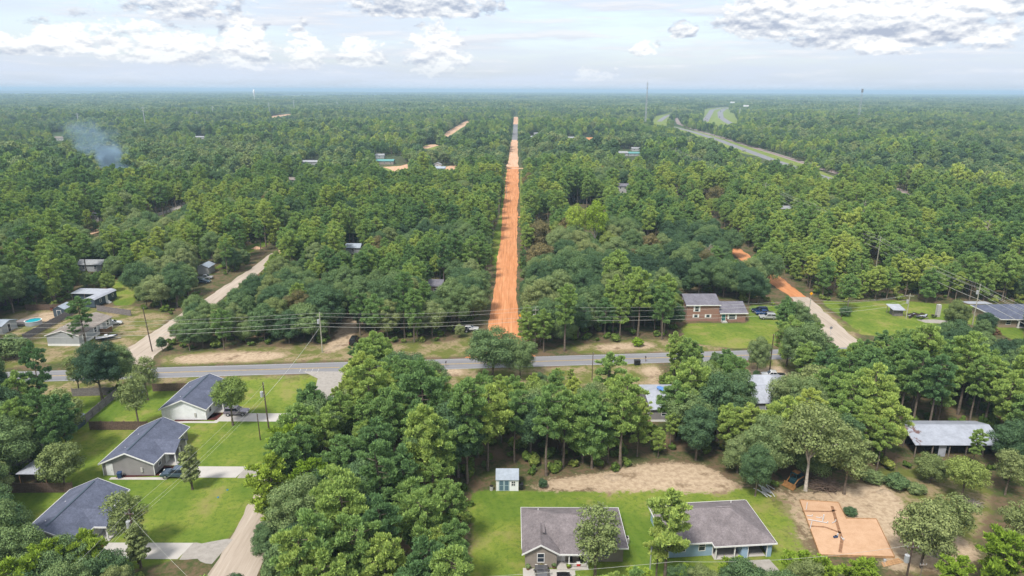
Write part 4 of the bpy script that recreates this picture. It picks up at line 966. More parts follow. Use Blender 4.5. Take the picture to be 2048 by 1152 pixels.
# ================================================================== VEHICLES
M_tyre = pmat('tyre', (0.012, 0.012, 0.013), 0.8, 0.2); M_rim = pmat('alloy_rim', (0.45, 0.45, 0.47), 0.3, 0.5, 0.6); M_cglass = pmat('car_glass', (0.012, 0.016, 0.022), 0.05, 0.6)
M_lamp = pmat('lamp_glass', (0.7, 0.7, 0.68), 0.15, 0.6); M_tail = pmat('tail_lamp', (0.25, 0.01, 0.012), 0.2, 0.5)
def paint(name, c): return pmat(name, c, 0.22, 0.5, 0.2, coat=0.6)
def car(x, y, rz, kind, pm, label, s=1.0, z=0.03):
    """car along local +x: body from a side profile with rounded plan, glasshouse, wheels, lamps"""
    t = thing({'suv': 'parked_suv', 'pickup': 'pickup_truck', 'sedan': 'parked_car', 'van': 'parked_van'}[kind], label, {'suv': 'car', 'pickup': 'pickup', 'sedan': 'car', 'van': 'van'}[kind], (x, y, z), rz); t.scale = (s, s, s)
    if kind == 'suv':   low = [(-2.3,.45),(-2.32,.95),(-2.2,1.05),(.95,1.05),(2.05,.95),(2.3,.80),(2.32,.45)]; top = [(-2.15,1.05),(-1.95,1.72),(.15,1.76),(.95,1.05)]; wx = (-1.45, 1.42); wr = .37; W = .93
    elif kind == 'pickup': low = [(-2.75,.55),(-2.76,1.08),(-.55,1.10),(1.35,1.10),(2.5,1.02),(2.72,.85),(2.72,.5)]; top = [(-.75,1.10),(-.6,1.78),(.65,1.80),(1.4,1.10)]; wx = (-1.75, 1.72); wr = .40; W = .98
    elif kind == 'van': low = [(-2.5,.45),(-2.52,1.1),(1.2,1.1),(2.2,.95),(2.4,.75),(2.4,.42)]; top = [(-2.48,1.1),(-2.4,1.9),(.7,1.92),(1.5,1.08)]; wx = (-1.6, 1.5); wr = .35; W = .95
    else: low = [(-2.3,.42),(-2.3,.85),(-1.6,.95),(.85,.95),(2.05,.82),(2.28,.65),(2.28,.38)]; top = [(-1.75,.95),(-1.15,1.42),(.1,1.44),(.95,.93)]; wx = (-1.38, 1.38); wr = .33; W = .89
    def extr(prof, w0, w1):
        n = len(prof); zs = [p[1] for p in prof]; z0, z1 = min(zs), max(zs)
        vs = []
        for sgn in (-1, 1):
            for (px, pz) in prof: vs.append((px, sgn*(w0+(w1-w0)*(pz-z0)/(z1-z0)), pz))
        return vs, [tuple(range(n)), tuple(range(2*n-1, n-1, -1))]+[((i+1)%n, i, i+n, (i+1)%n+n) for i in range(n)]
    def bev(o, w):
        b = o.modifiers.new('bevel', 'BEVEL'); b.width = w; b.segments = 2; b.limit_method = 'ANGLE'; b.angle_limit = 0.5
    body = MB().add(*extr(low, W, W*0.97)).build('body', pm, t); bev(body, 0.10)
    roof = MB().add(*extr([(a, b) for a, b in top], W*0.95, W*0.78)).build('cabin', pm, t); bev(roof, 0.08)
    # glass bands, a little proud of the cabin sides
    z0, z1 = top[0][1], top[1][1]
    def wat(z): return W*0.95+(W*0.78-W*0.95)*(z-z0)/(z1-z0)
    def lerp(p, q, k): return (p[0]+(q[0]-p[0])*k, p[1]+(q[1]-p[1])*k)
    bl, tl, tr, br = top; a0, a1 = lerp(bl, tl, .12), lerp(bl, tl, .82); b0, b1 = lerp(br, tr, .12), lerp(br, tr, .82)
    for sgn in (-1, 1):
        m = MB(); q = [(a0[0]+.14, a0[1]), (b0[0]-.22, b0[1]), (b1[0]-.16, b1[1]), (a1[0]+.12, a1[1])]
        mid = (q[0][0]+q[1][0])/2
        for qa, qb in (((q[0], (mid-.05, q[0][1]), (mid-.05, q[3][1]), q[3])), ((mid+.05, q[1][1]), q[1], q[2], (mid+.05, q[2][1]))) if False else (([q[0], (mid-.05, q[1][1]), (mid-.05, q[2][1]), q[3]], 0), ([(mid+.05, q[0][1]), q[1], q[2], (mid+.05, q[3][1])], 0)):
            m.slab([(u, sgn*(wat(v)+.012), v) for u, v in (qa if sgn < 0 else qa[::-1])], (0, -sgn*.02, 0))
        m.build('side_window', M_cglass, t)
    def screen(name, p, q, off):
        c = [lerp(p, q, .12), lerp(p, q, .86)]; nx_ = 0.02*off
        vs = [(c[0][0]+nx_, -wat(c[0][1])+.1, c[0][1]+.012), (c[0][0]+nx_, wat(c[0][1])-.1, c[0][1]+.012), (c[1][0]+nx_, wat(c[1][1])-.1, c[1][1]+.012), (c[1][0]+nx_, -wat(c[1][1])+.1, c[1][1]+.012)]
        MB().slab(vs if off > 0 else vs[::-1], (-0.02*off, 0, -0.01)).build(name, M_cglass, t)
    screen('windscreen', br, tr, 1); screen('rear_window', bl, tl, -1)
    if kind == 'pickup':
        MB().box(-2.62, -0.78, -W*.82, W*.82, 1.085, 1.125).build('load_bed', M_black, t)
    for wxx in wx:
        for sgn in (-1, 1):
            o = MB().cyl((wxx, sgn*(W-.2), wr), (wxx, sgn*(W+.02), wr), wr, wr, 14).build('wheel', M_tyre, t)
            MB().cyl((wxx, sgn*(W+.021), wr), (wxx, sgn*(W+.035), wr), wr*.62, wr*.55, 10).build('rim', M_rim, o)
    fx = low[-2][0]; bx = low[1][0]
    for sgn in (-1, 1):
        MB().box(fx-.14, fx+.015, sgn*(W*.72)-.17, sgn*(W*.72)+.17, low[-2][1]-.10, low[-2][1]+.06).build('headlight', M_lamp, t)
        MB().box(bx-.02, bx+.10, sgn*(W*.84)-.09, sgn*(W*.84)+.09, low[1][1]-.32, low[1][1]-.02).build('tail_light', M_tail, t)
        MB().box(br[0]-.35, br[0]-.15, sgn*(W+.02)-.0, sgn*(W+.19), 1.0, 1.14).build('mirror', pm, t)
    MB().box(fx+.0, fx+.06, -W*.5, W*.5, low[-1][1]+.02, low[-1][1]+.2).build('grille', M_black, t)
    return t
C_plum = paint('plum_grey_paint', (0.17, 0.15, 0.19)); C_slateb = paint('slate_blue_paint', (0.055, 0.085, 0.13)); C_white = paint('white_paint', (0.62, 0.62, 0.64)); C_silver = paint('silver_paint', (0.42, 0.43, 0.45))
C_blue = paint('blue_paint', (0.015, 0.055, 0.20)); C_navy = paint('navy_paint', (0.012, 0.025, 0.07)); C_black = paint('black_paint', (0.012, 0.012, 0.015)); C_grey = paint('grey_paint', (0.11, 0.11, 0.12)); C_red = paint('red_paint', (0.25, 0.02, 0.02))
def at(px, py): return G(px, py)
x, y = at(474, 829); car(x, y, 0.05, 'suv', C_plum, 'plum grey suv on the driveway of the white house')
x, y = at(353, 953); car(x, y, math.pi, 'suv', C_slateb, 'slate blue suv parked beside the grey house behind the slim tree')
car(4.05, 75.6, math.pi/2, 'sedan', C_grey, 'grey car nosed up to the tan house gable'); car(6.9, 74.2, math.pi/2, 'sedan', C_black, 'black car on the driveway before the tan house porch')
x, y = at(1546, 756); car(x, y, math.pi-0.15, 'pickup', C_white, 'white pickup truck behind the ribbed metal roof cottage', 0.95)
x, y = at(1519, 625); car(x, y, math.pi, 'suv', C_navy, 'dark navy suv beside the brick house wing'); x, y = at(1528, 630); car(x, y, math.pi-.1, 'pickup', C_blue, 'blue pickup between the navy suv and the silver car', 0.9)
x, y = at(1535, 638); car(x, y, math.pi-.05, 'suv', C_silver, 'silver car on the lawn next to the blue pickup')
x, y = at(407, 566); car(x, y, 0.05, 'sedan', C_slateb, 'blue grey car on the grass by the white shed'); x, y = at(411, 558); car(x, y, 0.1, 'pickup', C_silver, 'silver pickup behind the blue grey car on the grass', 0.9)
x, y = at(709, 686); car(x, y, math.pi/2, 'van', C_black, 'dark van under the trees at the sandy opening by the paved road', 0.95)
x, y = at(227, 650); car(x, y, 0.4, 'sedan', C_white, 'white car behind the double wide mobile home', 0.95)
x, y = at(940, 661); car(x, y, 0.0, 'sedan', C_white, 'white car in the shade beside the orange dirt road'); x, y = at(922, 664); car(x, y, 0.1, 'suv', C_black, 'black suv beside the white car in the shade')
x, y = at(352, 459); car(x, y, 0.1, 'van', C_white, 'white van glimpsed in the woodland by the winding road')
x, y = at(1262, 400); car(x, y, 0.1, 'sedan', C_blue, 'blue car in the yard of the two storey white house'); x, y = at(1272, 397); car(x, y, 0.1, 'sedan', C_white, 'white car in the yard of the two storey white house')
def boat():
    x, y = at(214, 681); t = thing('boat_on_trailer', 'small boat with blue and white hull on a trailer in the yard', 'boat', (x, y, 0), 0.45)
    secs = [(-2.4, .85, .55, 1.1), (-1.2, .95, .45, 1.12), (0.4, .92, .42, 1.18), (1.6, .6, .55, 1.28), (2.5, .06, .95, 1.4)]; vs = []
    for (sx_, w, z0, z1) in secs: vs += [(sx_, -w, z1), (sx_, -w*.6, z0), (sx_, w*.6, z0), (sx_, w, z1)]
    fs = [(4*i+j, 4*i+j+1, 4*i+j+5, 4*i+j+4) for i in range(4) for j in range(3)]+[(0, 3, 2, 1)]
    MB().add(vs, fs).build('hull', C_navy, t)
    MB().add([(a, s*w*.96, z1-.06) for (a, w, _, z1) in secs for s in (-1, 1)], [(2*i, 2*i+2, 2*i+3, 2*i+1) for i in range(4)]).build('deck_cover', C_white, t)
    MB().box(-0.4, 0.3, -.5, .5, 1.1, 1.6).build('console', C_white, t); MB().box(-2.7, -2.35, -.2, .2, .9, 1.6).build('outboard_motor', C_black, t)
    MB().box(-2.0, 3.2, -.08, .08, .3, .4).build('trailer_frame', M_galv, t)
    for s in (-1, 1): MB().cyl((-.8, s*.75, .3), (-.8, s*.95, .3), .3, .3, 10).build('wheel', M_tyre, t)
boat()

# ================================================================== SIGNS, MAILBOXES AND SMALL STREET THINGS
M_yel = pmat('sign_yellow', (0.80, 0.36, 0.01), 0.5); M_red = pmat('sign_red', (0.5, 0.02, 0.02), 0.5); M_signback = pmat('sign_back', (0.20, 0.21, 0.23), 0.5, 0.4)
def sign(px, py, shape, label, back=False, h=2.2):
    x, y = G(px, py); t = thing('road_sign', label, 'road sign', (x, y, 0)); MB().box(-.03, .03, -.02, .02, 0, h).build('post', M_galv, t)
    n, r, ph = {'diamond': (4, .55, 0), 'octagon': (8, .42, math.pi/8)}[shape]
    pts = [(r*math.cos(ph+2*math.pi*i/n), -.05, h-.1+r*math.sin(ph+2*math.pi*i/n)) for i in range(n)]
    MB().slab(pts, (0, .02, 0)).build('plate', M_signback if back else {'diamond': M_yel, 'octagon': M_red}[shape], t); return t
sign(1621, 600, 'diamond', 'yellow diamond sign in the grass beside the side road'); sign(1041, 645, 'diamond', 'yellow diamond sign beside the orange dirt road mouth')
sign(1660, 672, 'octagon', 'stop sign seen from behind at the side road mouth', True, 2.4)
def mailbox(px, py, label):
    x, y = G(px, py); t = thing('mailbox', label, 'mailbox', (x, y, 0)); MB().box(-.05, .05, -.05, .05, 0, 1.05).build('post', M_wood2, t)
    MB().box(-.12, .12, -.28, .28, 1.05, 1.2).cyl((0, -.28, 1.2), (0, .28, 1.2), .12, .12, 10).build('box', M_black, t); MB().box(.121, .135, -.05, .0, 1.1, 1.4).build('flag', M_red, t)
mailbox(892, 733, 'black mailbox on the verge near the big roadside oak'); mailbox(1291, 723, 'black mailbox next to the two roadside bins'); mailbox(1704, 700, 'black mailbox by the side road corner'); mailbox(1682, 640, 'black mailbox on the lawn by the side road')

# ================================================================== BUILDING PAD, MACHINE AND DEBRIS
M_pad = road_mat('pad_sand', [(0.0, (0.440, 0.270, 0.165)), (0.5, (0.517, 0.330, 0.211)), (1.0, (0.583, 0.390, 0.264))], 0.0, 0.8)
M_board = pmat('form_board', (0.42, 0.25, 0.13), 0.9, 0.1, var=0.3, vscale=3); M_pvc = pmat('white_pvc', (0.55, 0.56, 0.58), 0.35, 0.4)
pad_pts = GP([(1600,1003),(1676,1008),(1692,1040),(1752,1041),(1788,1116),(1640,1112)])
pad = thing('building_pad', 'raised orange sand building pad framed by form boards', 'building pad', (*pad_pts[0], 0))
loc_ = [(p[0]-pad_pts[0][0], p[1]-pad_pts[0][1]) for p in pad_pts]
MB().prism(loc_, -0.05, 0.24).build('fill', M_pad, pad)
for a, b in zip(loc_, loc_[1:]+loc_[:1]):
    d = Vector((b[0]-a[0], b[1]-a[1])); L = d.length; o = MB().box(0, L, -0.03, 0.03, 0, 0.34).build('form_board', M_board, pad)
    n = Vector((d.y, -d.x)).normalized()*0.05; c = Vector((sum(p[0] for p in loc_)/6, sum(p[1] for p in loc_)/6)); n = n if (Vector(a)-c).dot(n) > 0 else -n
    o.location = (a[0]+n.x, a[1]+n.y, 0); o.rotation_euler = (0, 0, math.atan2(d.y, d.x))
for k, (q, w) in enumerate((([(1605,1022),(1660,1023),(1672,1020)], .16), ([(1664,1012),(1672,1040),(1684,1080),(1680,1105)], .22), ([(1618,1052),(1650,1054),(1682,1066)], .18))):
    pts = [G(*p, 0.24) for p in q]; m = MB()
    for a, b in zip(pts, pts[1:]):
        d = (Vector(b)-Vector(a)).normalized(); n = Vector((-d.y, d.x))*w
        m.add([(a[0]+n.x-pad_pts[0][0], a[1]+n.y-pad_pts[0][1], .245), (a[0]-n.x-pad_pts[0][0], a[1]-n.y-pad_pts[0][1], .245), (b[0]-n.x-pad_pts[0][0], b[1]-n.y-pad_pts[0][1], .245), (b[0]+n.x-pad_pts[0][0], b[1]+n.y-pad_pts[0][1], .245)], [(0,1,2,3)])
    m.build('trench', pmat('damp_trench', (0.26, 0.145, 0.085), 0.95, 0.05, var=0.4, vscale=3), pad)  # flat strip, darker than the fill it lies on
def pvc(q, z0, z1, label, r=0.05, grp='white drain pipes on the building pad'):
    a = G(*q[0], .25); b = G(*q[1], .25); m = MB().cyl((*a, z0), (*b, z1), r, r, 8); o = m.build('drain_pipe', M_pvc); tag(o, label, 'pipe', grp)
    MB().cyl((b[0], b[1], z1-.02), (b[0], b[1], z1+.25), r*1.25, r*1.25, 8).build('pipe_end', M_pvc, o)
pvc([(1616,1040),(1655,1047)], .36, .36, 'longest white drain pipe lying on the orange pad', .06); pvc([(1614,1032),(1624,1033)], .34, .34, 'short white pipe near the corner of the orange pad')
pvc([(1632,1035),(1642,1037)], .34, .34, 'short white pipe beside the upright one on the orange pad'); pvc([(1645,1042),(1646,1041)], .25, 1.0, 'upright white pipe standing on the orange pad', .08)
pvc([(1664,1047),(1671,1043)], .33, .33, 'small slanted white pipe on the orange pad'); pvc([(1612,1020),(1614,1009)], .33, .33, 'white pipe at the rear corner of the orange pad')
pvc([(1620,1058),(1623,1046)], .33, .33, 'white pipe pointing at the longest drain pipe'); pvc([(1682,1075),(1687,1081)], .36, .36, 'white pipe scrap in the middle of the orange pad', .06)
pvc([(1671,1074),(1675,1073)], .30, .50, 'short stub pipe beside the dark bundle on the pad', .08)
x, y = G(1672, 1076, .24); o = MB().cyl((x-.35, y, .42), (x+.25, y+.1, .42), .17, .15, 8).build('tool_bag', M_bluep); tag(o, 'dark blue bundle lying on the orange pad', 'bag'); MB().box(x-.2, x+.1, y-.03, y+.08, .58, .68).build('handle', M_black, o)
# pile of white pipes at the lawn corner
r = random.Random(12)
for k in range(14):
    x, y = G(1533+r.uniform(-9, 9), 985+r.uniform(-10, 10)); a = 1.95+r.uniform(-.35, .45); L = r.uniform(1.4, 3.0); z = .08+k*.03
    o = MB().cyl((x-math.cos(a)*L/2, y-math.sin(a)*L/2, z), (x+math.cos(a)*L/2, y+math.sin(a)*L/2, z+r.uniform(0, .25)), .06, .06, 6).box(x-.02, x+.02, y-.02, y+.02, z, z+.01).build('scrap_pipe', M_pvc)
    tag(o, 'white scrap length in the heap at the corner of the blue house lawn', 'pipe', 'heap of white scrap lengths at the lawn corner')
# brush pile
def brush(px, py, n, w, d, h, label, mat, L=(1.2, 3.2), rr=.035):
    x, y = G(px, py); t = thing('brush_pile', label, 'brush pile', (x, y, 0)); m = MB(); q = random.Random(px)
    for _ in range(n):
        a = q.uniform(0, 6.28); l = q.uniform(*L); u = q.gauss(0, w/3); v = q.gauss(0, d/3); z = q.uniform(0.05, h*max(.15, 1-abs(u)/w))
        k = q.uniform(-.3, .3); p0 = Vector((u-math.cos(a)*l/2, v-math.sin(a)*l/2, max(.05, z-k*l/2))); p2 = Vector((u+math.cos(a)*l/2, v+math.sin(a)*l/2, max(.05, z+k*l/2))); p1 = p0.lerp(p2, .5)+Vector((q.uniform(-.2, .2), q.uniform(-.2, .2), q.uniform(0, .25)))
        r0 = rr*q.uniform(.6, 1.8); m.cyl(p0, p1, r0, r0*.8, 4, False); m.cyl(p1, p2, r0*.8, r0*.3, 4, False)
    m.build('branches', mat, t); 
    m2 = MB(); m2.add([(math.cos(i)*w*.75*q.uniform(.7, 1.1), math.sin(i)*d*.75*q.uniform(.7, 1.1), .02) for i in [j*.52 for j in range(12)]]+[(0, 0, h*.45)], [(i, (i+1) % 12, 12) for i in range(12)]); m2.build('litter', pmat('leaf_litter', (0.09, 0.062, 0.042), 0.95, .05, var=.5, vscale=5), t)
M_twig = pmat('dry_branch', (0.17, 0.125, 0.10), 0.95, .1, var=.4)
brush(1648, 975, 260, 3.0, 2.2, 1.5, 'heap of cut branches beside the pale trunked tree', M_twig); brush(1990, 668, 70, 1.6, 1.0, 1.3, 'brown stack of split logs on the lawn by the hip roof house', M_wood2, (.8, 1.6), .12)
brush(1940, 1010, 60, 1.8, 1.4, .8, 'small heap of grey branches at the edge of the bare lot', M_dead)
brush(80, 895, 70, 2.4, 1.4, .7, 'pale dry brush on the grass behind the carport', M_dead)
# sand mound
def mound(px, py, R, h, mat, label, name='sand_mound', sq=0.7):
    x, y = G(px, py); n, k = 22, 7; m = MB(); q = random.Random(px); vs = [(0, 0, h)]
    for j in range(1, k+1):
        for i in range(n):
            a = 2*math.pi*i/n; rr = R*j/k*(1+.12*math.sin(3*a+px)+q.uniform(-.05, .05)); vs.append((rr*math.cos(a), rr*sq*math.sin(a), max(-.02, h*(math.cos(math.pi*j/k)*.5+.5)+q.uniform(-.04, .04)) if j < k else -.05))
    fs = [(0, 1+i, 1+(i+1) % n) for i in range(n)]+[(1+(j-1)*n+i, 1+j*n+i, 1+j*n+(i+1) % n, 1+(j-1)*n+(i+1) % n) for j in range(1, k) for i in range(n)]
    o = m.add(vs, fs).build(name, mat, smooth=True); o.location = (x, y, 0); tag(o, label, 'mound'); return o
mound(1865, 1103, 2.2, 1.0, pmat('pale_sand', (0.40, 0.36, 0.31), .95, .05, var=.25, vscale=1.5, bump=.4, bscale=4), 'pale grey sand mound beside the leaning oak')
M_pale2 = pmat('spoil_sand', (0.36, 0.28, 0.20), .95, .05, var=.3, vscale=1.2, bump=.4, bscale=3)
mound(1905, 1125, 1.6, .6, M_pale2, 'low tan spoil heap past the grey sand mound', 'spoil_heap'); mound(1812, 1070, 1.3, .45, M_pale2, 'small tan spoil heap beside the building pad', 'spoil_heap'); mound(1770, 985, 1.5, .5, M_pale2, 'tan spoil heap behind the building pad', 'spoil_heap'); mound(1225, 955, 1.8, .35, M_pale2, 'shallow sand heap on the bare strip behind the lawns', 'spoil_heap')
mound(514, 497, 2.4, .9, M_orange2, 'small orange dirt heap on the grass by the sandy lane', 'dirt_heap')
# planks
x0, y0 = G(1766, 1133); x1, y1 = G(1806, 1124); d = Vector((x1-x0, y1-y0)); rz = math.atan2(d.y, d.x)
for k in range(3):
    o = MB().box(0, d.length*(1-.05*k), -.14, .14, 0, .05).build('timber_plank', M_board); o.location = (x0+k*.07, y0+k*.30, .02+.005*k); o.rotation_euler = (0, 0, rz+.02*k); tag(o, 'flat timber plank lying beside the building pad', 'plank', 'timber planks beside the building pad')
    MB().box(.3, .4, -.141, .141, .0505, .056).build('nail_batten', M_wood, o)
x, y = G(1769, 1124); o = MB().cyl((x, y, 0), (x, y, .4), .18, .2, 10).build('bucket', M_galv); tag(o, 'grey bucket beside the timber planks', 'bucket'); bars(MB(), [(x-.2, y, .4), (x-.1, y, .55), (x+.1, y, .55), (x+.2, y, .4)], .012).build('handle', M_black, o)
# compact track loader
def loader():
    x, y = G(1590, 968); t = thing('track_loader', 'compact track loader with raised cage and wide bucket under the trees', 'loader', (x, y, 0), math.radians(215))
    M_teal = pmat('machine_teal', (0.015, 0.05, 0.065), .5, .3); M_ylw = pmat('machine_ochre', (0.22, 0.115, 0.045), .6, .2, var=.3)
    MB().box(-1.3, 0.9, -.55, .55, .45, 1.15).box(-1.4, -.6, -.5, .5, 1.15, 1.6).build('body', M_teal, t)
    cg = MB()
    for a in (-.6, .75):
        for b in (-.5, .5): cg.box(a-.05, a+.05, b-.05, b+.05, 1.15, 2.15)
    cg.box(-.68, .82, -.56, .56, 2.15, 2.24).build('cab_cage', M_teal, t); MB().box(-.5, .5, -.54, .54, 2.245, 2.30).build('cab_roof', M_ylw, t)
    MB().box(-.3, .2, -.3, .3, 1.15, 1.55).build('seat', M_black, t)
    for s in (-1, 1):
        prof = [(-1.3, .3), (-1.0, .05), (.7, .05), (1.0, .3), (.7, .62), (-1.0, .62)]
        MB().slab([(a, s*.95, z) for a, z in (prof if s < 0 else prof[::-1])], (0, -s*.36, 0)).build('track', M_tyre, t)
        bars(MB(), [(-1.2, s*.68, 1.35), (.5, s*.72, 1.3), (1.5, s*.7, .6)], .09, 6).build('lift_arm', M_ylw, t)
    m = MB(); pr = [(1.5, .15), (2.2, .05), (2.25, .12), (1.65, .25), (1.55, .75), (1.45, .75)]
    m.slab([(a, -1.05, z) for a, z in pr], (0, 2.1, 0)).build('bucket', M_ylw, t)
loader()
# porch pots and the like
for (px, py, lab, mt) in ((1056, 1139, 'dark leafy potted plant by the corner of the tan house gable', 'oak'), (1083, 1137, 'reddish potted plant beside the grey car', 'brown'), (1108, 1136, 'potted fern at the porch step of the tan house', 'oak'), (1137, 1137, 'yellow green potted shrub at the porch post of the tan house', 'lime')):
    PLANTERS = globals().setdefault('PLANTERS', []); PLANTERS.append((px, py, lab, mt))
o = MB().box(8.9, 9.35, 78.3, 78.75, .11, .5).build('red_cooler', pmat('red_plastic', (.55, .03, .02), .5)); tag(o, 'small red cooler on the tan house porch', 'cooler'); MB().box(8.88, 9.37, 78.28, 78.77, .501, .56).build('lid', M_trim, o)
def patio_chair(x, y, rz, label):
    t = thing('patio_chair', label, 'chair', (x, y, .1), rz, 'dark chairs on the tan house porch'); MB().box(-.28, .28, -.28, .28, .4, .47).build('seat', M_black, t); MB().box(-.28, .28, .24, .3, .47, 1.0).build('backrest', M_black, t)
    for a in (-.25, .25):
        for b in (-.25, .25): MB().box(a-.03, a+.03, b-.03, b+.03, 0, .4).build('leg', M_black, t)
patio_chair(8.1, 79.0, 0, 'dark patio chair under the porch roof of the tan house'); patio_chair(9.6, 79.0, .2, 'dark patio chair under the porch roof of the tan house')
for px, py, k in ((455, 980, 'small blue lid on the grass near the grey house driveway'), (436, 995, 'second small blue lid on the lawn beyond the driveway')):
    x, y = G(px, py); o = MB().cyl((x, y, 0), (x, y, .1), .16, .15, 10).build('meter_lid', pmat('bright_blue', (.05, .25, .42), .5)); tag(o, k, 'lid'); MB().cyl((x, y, .121), (x, y, .16), .05, .05, 6).build('knob', M_black, o)
# swings of laundry / yard clutter
x, y = G(104, 621); o = MB().cyl((x, y, 0), (x, y, .9), .35, .4, 10).build('rusty_drum', pmat('rust', (.20, .07, .05), .9, var=.4)); tag(o, 'rusty burn drum on the sand beyond the pool', 'drum'); MB().cyl((x, y, .901), (x, y, .93), .41, .41, 10).build('rim', M_dark, o)

# ================================================================== FAR ROADS, RAILWAY, TOWERS
hwx = lambda pts: GP(pts)
strip('frontage_road', hwx([(1318,243),(1332,233),(1348,226)]), 5.5, M_asph, 0.03, .1, 20); strip('frontage_road', hwx([(1338,252),(1372,260),(1400,268),(1440,281),(1505,305),(1540,318)]), [5.0]*6, M_asph, 0.03, .1, 20)
strip('frontage_road', hwx([(1540,318),(1640,352),(1672,361),(1720,374)]), 4.6, M_asph, 0.03, .1, 20)
rail = strip('railway_bed', hwx([(1352,236),(1358,248),(1400,263),(1450,277),(1560,311),(1660,342),(1825,388),(1900,410)]), [4.0]*8, road_mat('ballast', [(0, (.21, .165, .16)), (.5, (.29, .235, .225)), (1, (.36, .30, .285))], 0, .6), 0.03, .2, 15)
for off in (-.75, .75):
    q = hwx([(1352,236),(1358,248),(1400,263),(1450,277),(1560,311),(1660,342),(1825,388),(1900,410)]); m = MB()
    for a, b in zip(q, q[1:]): m.cyl((a[0]+off, a[1], .12), (b[0]+off, b[1], .12), .07, .07, 4, False)
    m.build('rail', pmat('rusty_rail', (.14, .09, .075), .6), rail)
strip('highway', hwx([(1410,243),(1418,230),(1424,220),(1440,216),(1458,214.5)]), [7, 7, 7.5, 8, 8], M_asph, 0.03, .1, 30); strip('highway', hwx([(1474,253),(1455,244),(1442,235),(1440,225),(1448,218),(1458,216)]), [7, 7, 7, 7.5, 8, 8], M_asph, 0.03, .1, 30)
strip('winding_road', hwx([(290,442),(312,430),(345,420),(372,404)]), [2.6]*4, M_gravel, 0.03, .2, 4); strip('winding_road', hwx([(170,470),(200,460),(215,455)]), [2.4]*3, M_paleo, .03, .2, 4)
strip('sand_track', hwx([(885,275),(915,256),(940,242)]), [6, 7, 8], M_paleo, .03, .6, 12); strip('sand_track', hwx([(846,297),(872,289)]), [6, 6], M_paleo, .03, .6, 8); strip('sand_track', hwx([(540,235),(560,231),(584,228)]), [12, 14, 12], M_paleo, .03, .6, 20)
sheet('orange_yard', hwx([(766,334),(800,332),(815,328),(820,336),(808,345),(790,345),(782,339)]), M_orange2, .03); sheet('orange_yard', hwx([(866,338),(912,330),(914,338),(880,343)]), M_orange2, .03); sheet('orange_yard', hwx([(1244,328),(1256,335),(1250,336),(1246,332)]), M_orange2, .03)
for k, (px, py, cm, kind) in enumerate(((1411,238,C_white,'van'),(1414,239,C_silver,'suv'),(1441,223,C_black,'suv'),(1439,235,C_black,'suv'),(1450,218,C_grey,'sedan'),(1453,217.5,C_white,'sedan'),(1443,217,C_white,'van'))):
    x, y = G(px, py); car(x, y, 1.35, kind, cm, ('white van on the far highway beside the median', 'silver car behind the white van on the highway', 'dark car on the far carriageway beyond the median', 'black car where the highway bends', 'grey car at the far end of the highway', 'small white car at the far end of the highway', 'pale van on the crest of the highway')[k], 1.25, .05)
x, y = G(1469,298); car(x, y, 1.75, 'sedan', C_white, 'white car on the frontage road'); x, y = G(1487,303); car(x, y, 1.75, 'van', C_white, 'white van following on the frontage road')
def billboard(px, py, w, label):
    x, y = G(px, py+12); t = thing('billboard', label, 'billboard', (x, y, 0)); D = math.hypot(x, y); W = w*D/F
    MB().box(-W/2, W/2, -.3, .3, 17, 17+W*.3).build('panel', M_trim, t); MB().cyl((0, .5, 0), (0, .5, 17.2), .6, .6, 8).build('column', M_galv, t)
billboard(1464, 203, 8, 'smaller white billboard above the forest near the highway'); billboard(1491, 213, 10, 'wide white billboard above the forest near the highway')
def lattice(px, py, h, label, name, w=1.6):
    x, y = G(px, py); t = thing(name, label, 'tower', (x, y, 0)); m = MB(); n = 12
    c = [(w*math.cos(a), w*math.sin(a)) for a in (0.5, 2.6, 4.7)]
    for (a, b) in c: m.cyl((a, b, 0), (a*.7, b*.7, h), .28, .2, 5)
    m.build('leg_frame', M_galv, t); b_ = MB()
    for i in range(n):
        for j in range(3):
            z0, z1 = h*i/n, h*(i+1)/n; p, q = c[j], c[(j+1) % 3]; s0, s1 = 1-.3*i/n, 1-.3*(i+1)/n
            b_.cyl((p[0]*s0, p[1]*s0, z0), (q[0]*s1, q[1]*s1, z1), .12, .12, 4, False)
    b_.build('bracing', M_galv, t); MB().cyl((0, 0, h), (0, 0, h+4), .12, .06, 5).build('antenna', M_galv, t)
    return t
lattice(1290, 262, 75, 'tall thin radio mast rising above the forest to the sky', 'radio_mast', 1.3)
lattice(1478, 240, 26, 'short lattice pylon in the woods beyond the billboards', 'lattice_pylon')
t_ = lattice(1716, 245, 68, 'distant mast with antenna cluster near the horizon', 'antenna_mast', 2.2); MB().cyl((0, 0, 60), (0, 0, 67), 2.0, 2.0, 10).build('antenna_cluster', M_signback, t_)
def water_tower():
    x, y = G(510, 208); D = math.hypot(x, y); t = thing('water_tower', 'white water tower far off on the horizon', 'water tower', (x, y, 0)); m = MB(); pr = [(2.2, 0), (1.8, 22), (5, 28), (9, 33), (9.5, 37), (8, 41), (4, 44), (.3, 45)]; n = 16
    vs = [(r*math.cos(2*math.pi*i/n)*D/6800, r*math.sin(2*math.pi*i/n)*D/6800, z*1.38) for r, z in pr for i in range(n)]; m.add(vs, [(j*n+i, j*n+(i+1) % n, (j+1)*n+(i+1) % n, (j+1)*n+i) for j in range(len(pr)-1) for i in range(n)]); m.build('tank_and_stem', M_trim, t, True)
    MB().cyl((0, 0, 61.5), (0, 0, 64), .4, .2, 6).build('finial', M_trim, t)
water_tower()
TP = [(292,262,36),(428,243,30),(540,236,34),(589,226,34),(396,246,22),(635,222,26),(158,252,22),(675,218,24)]
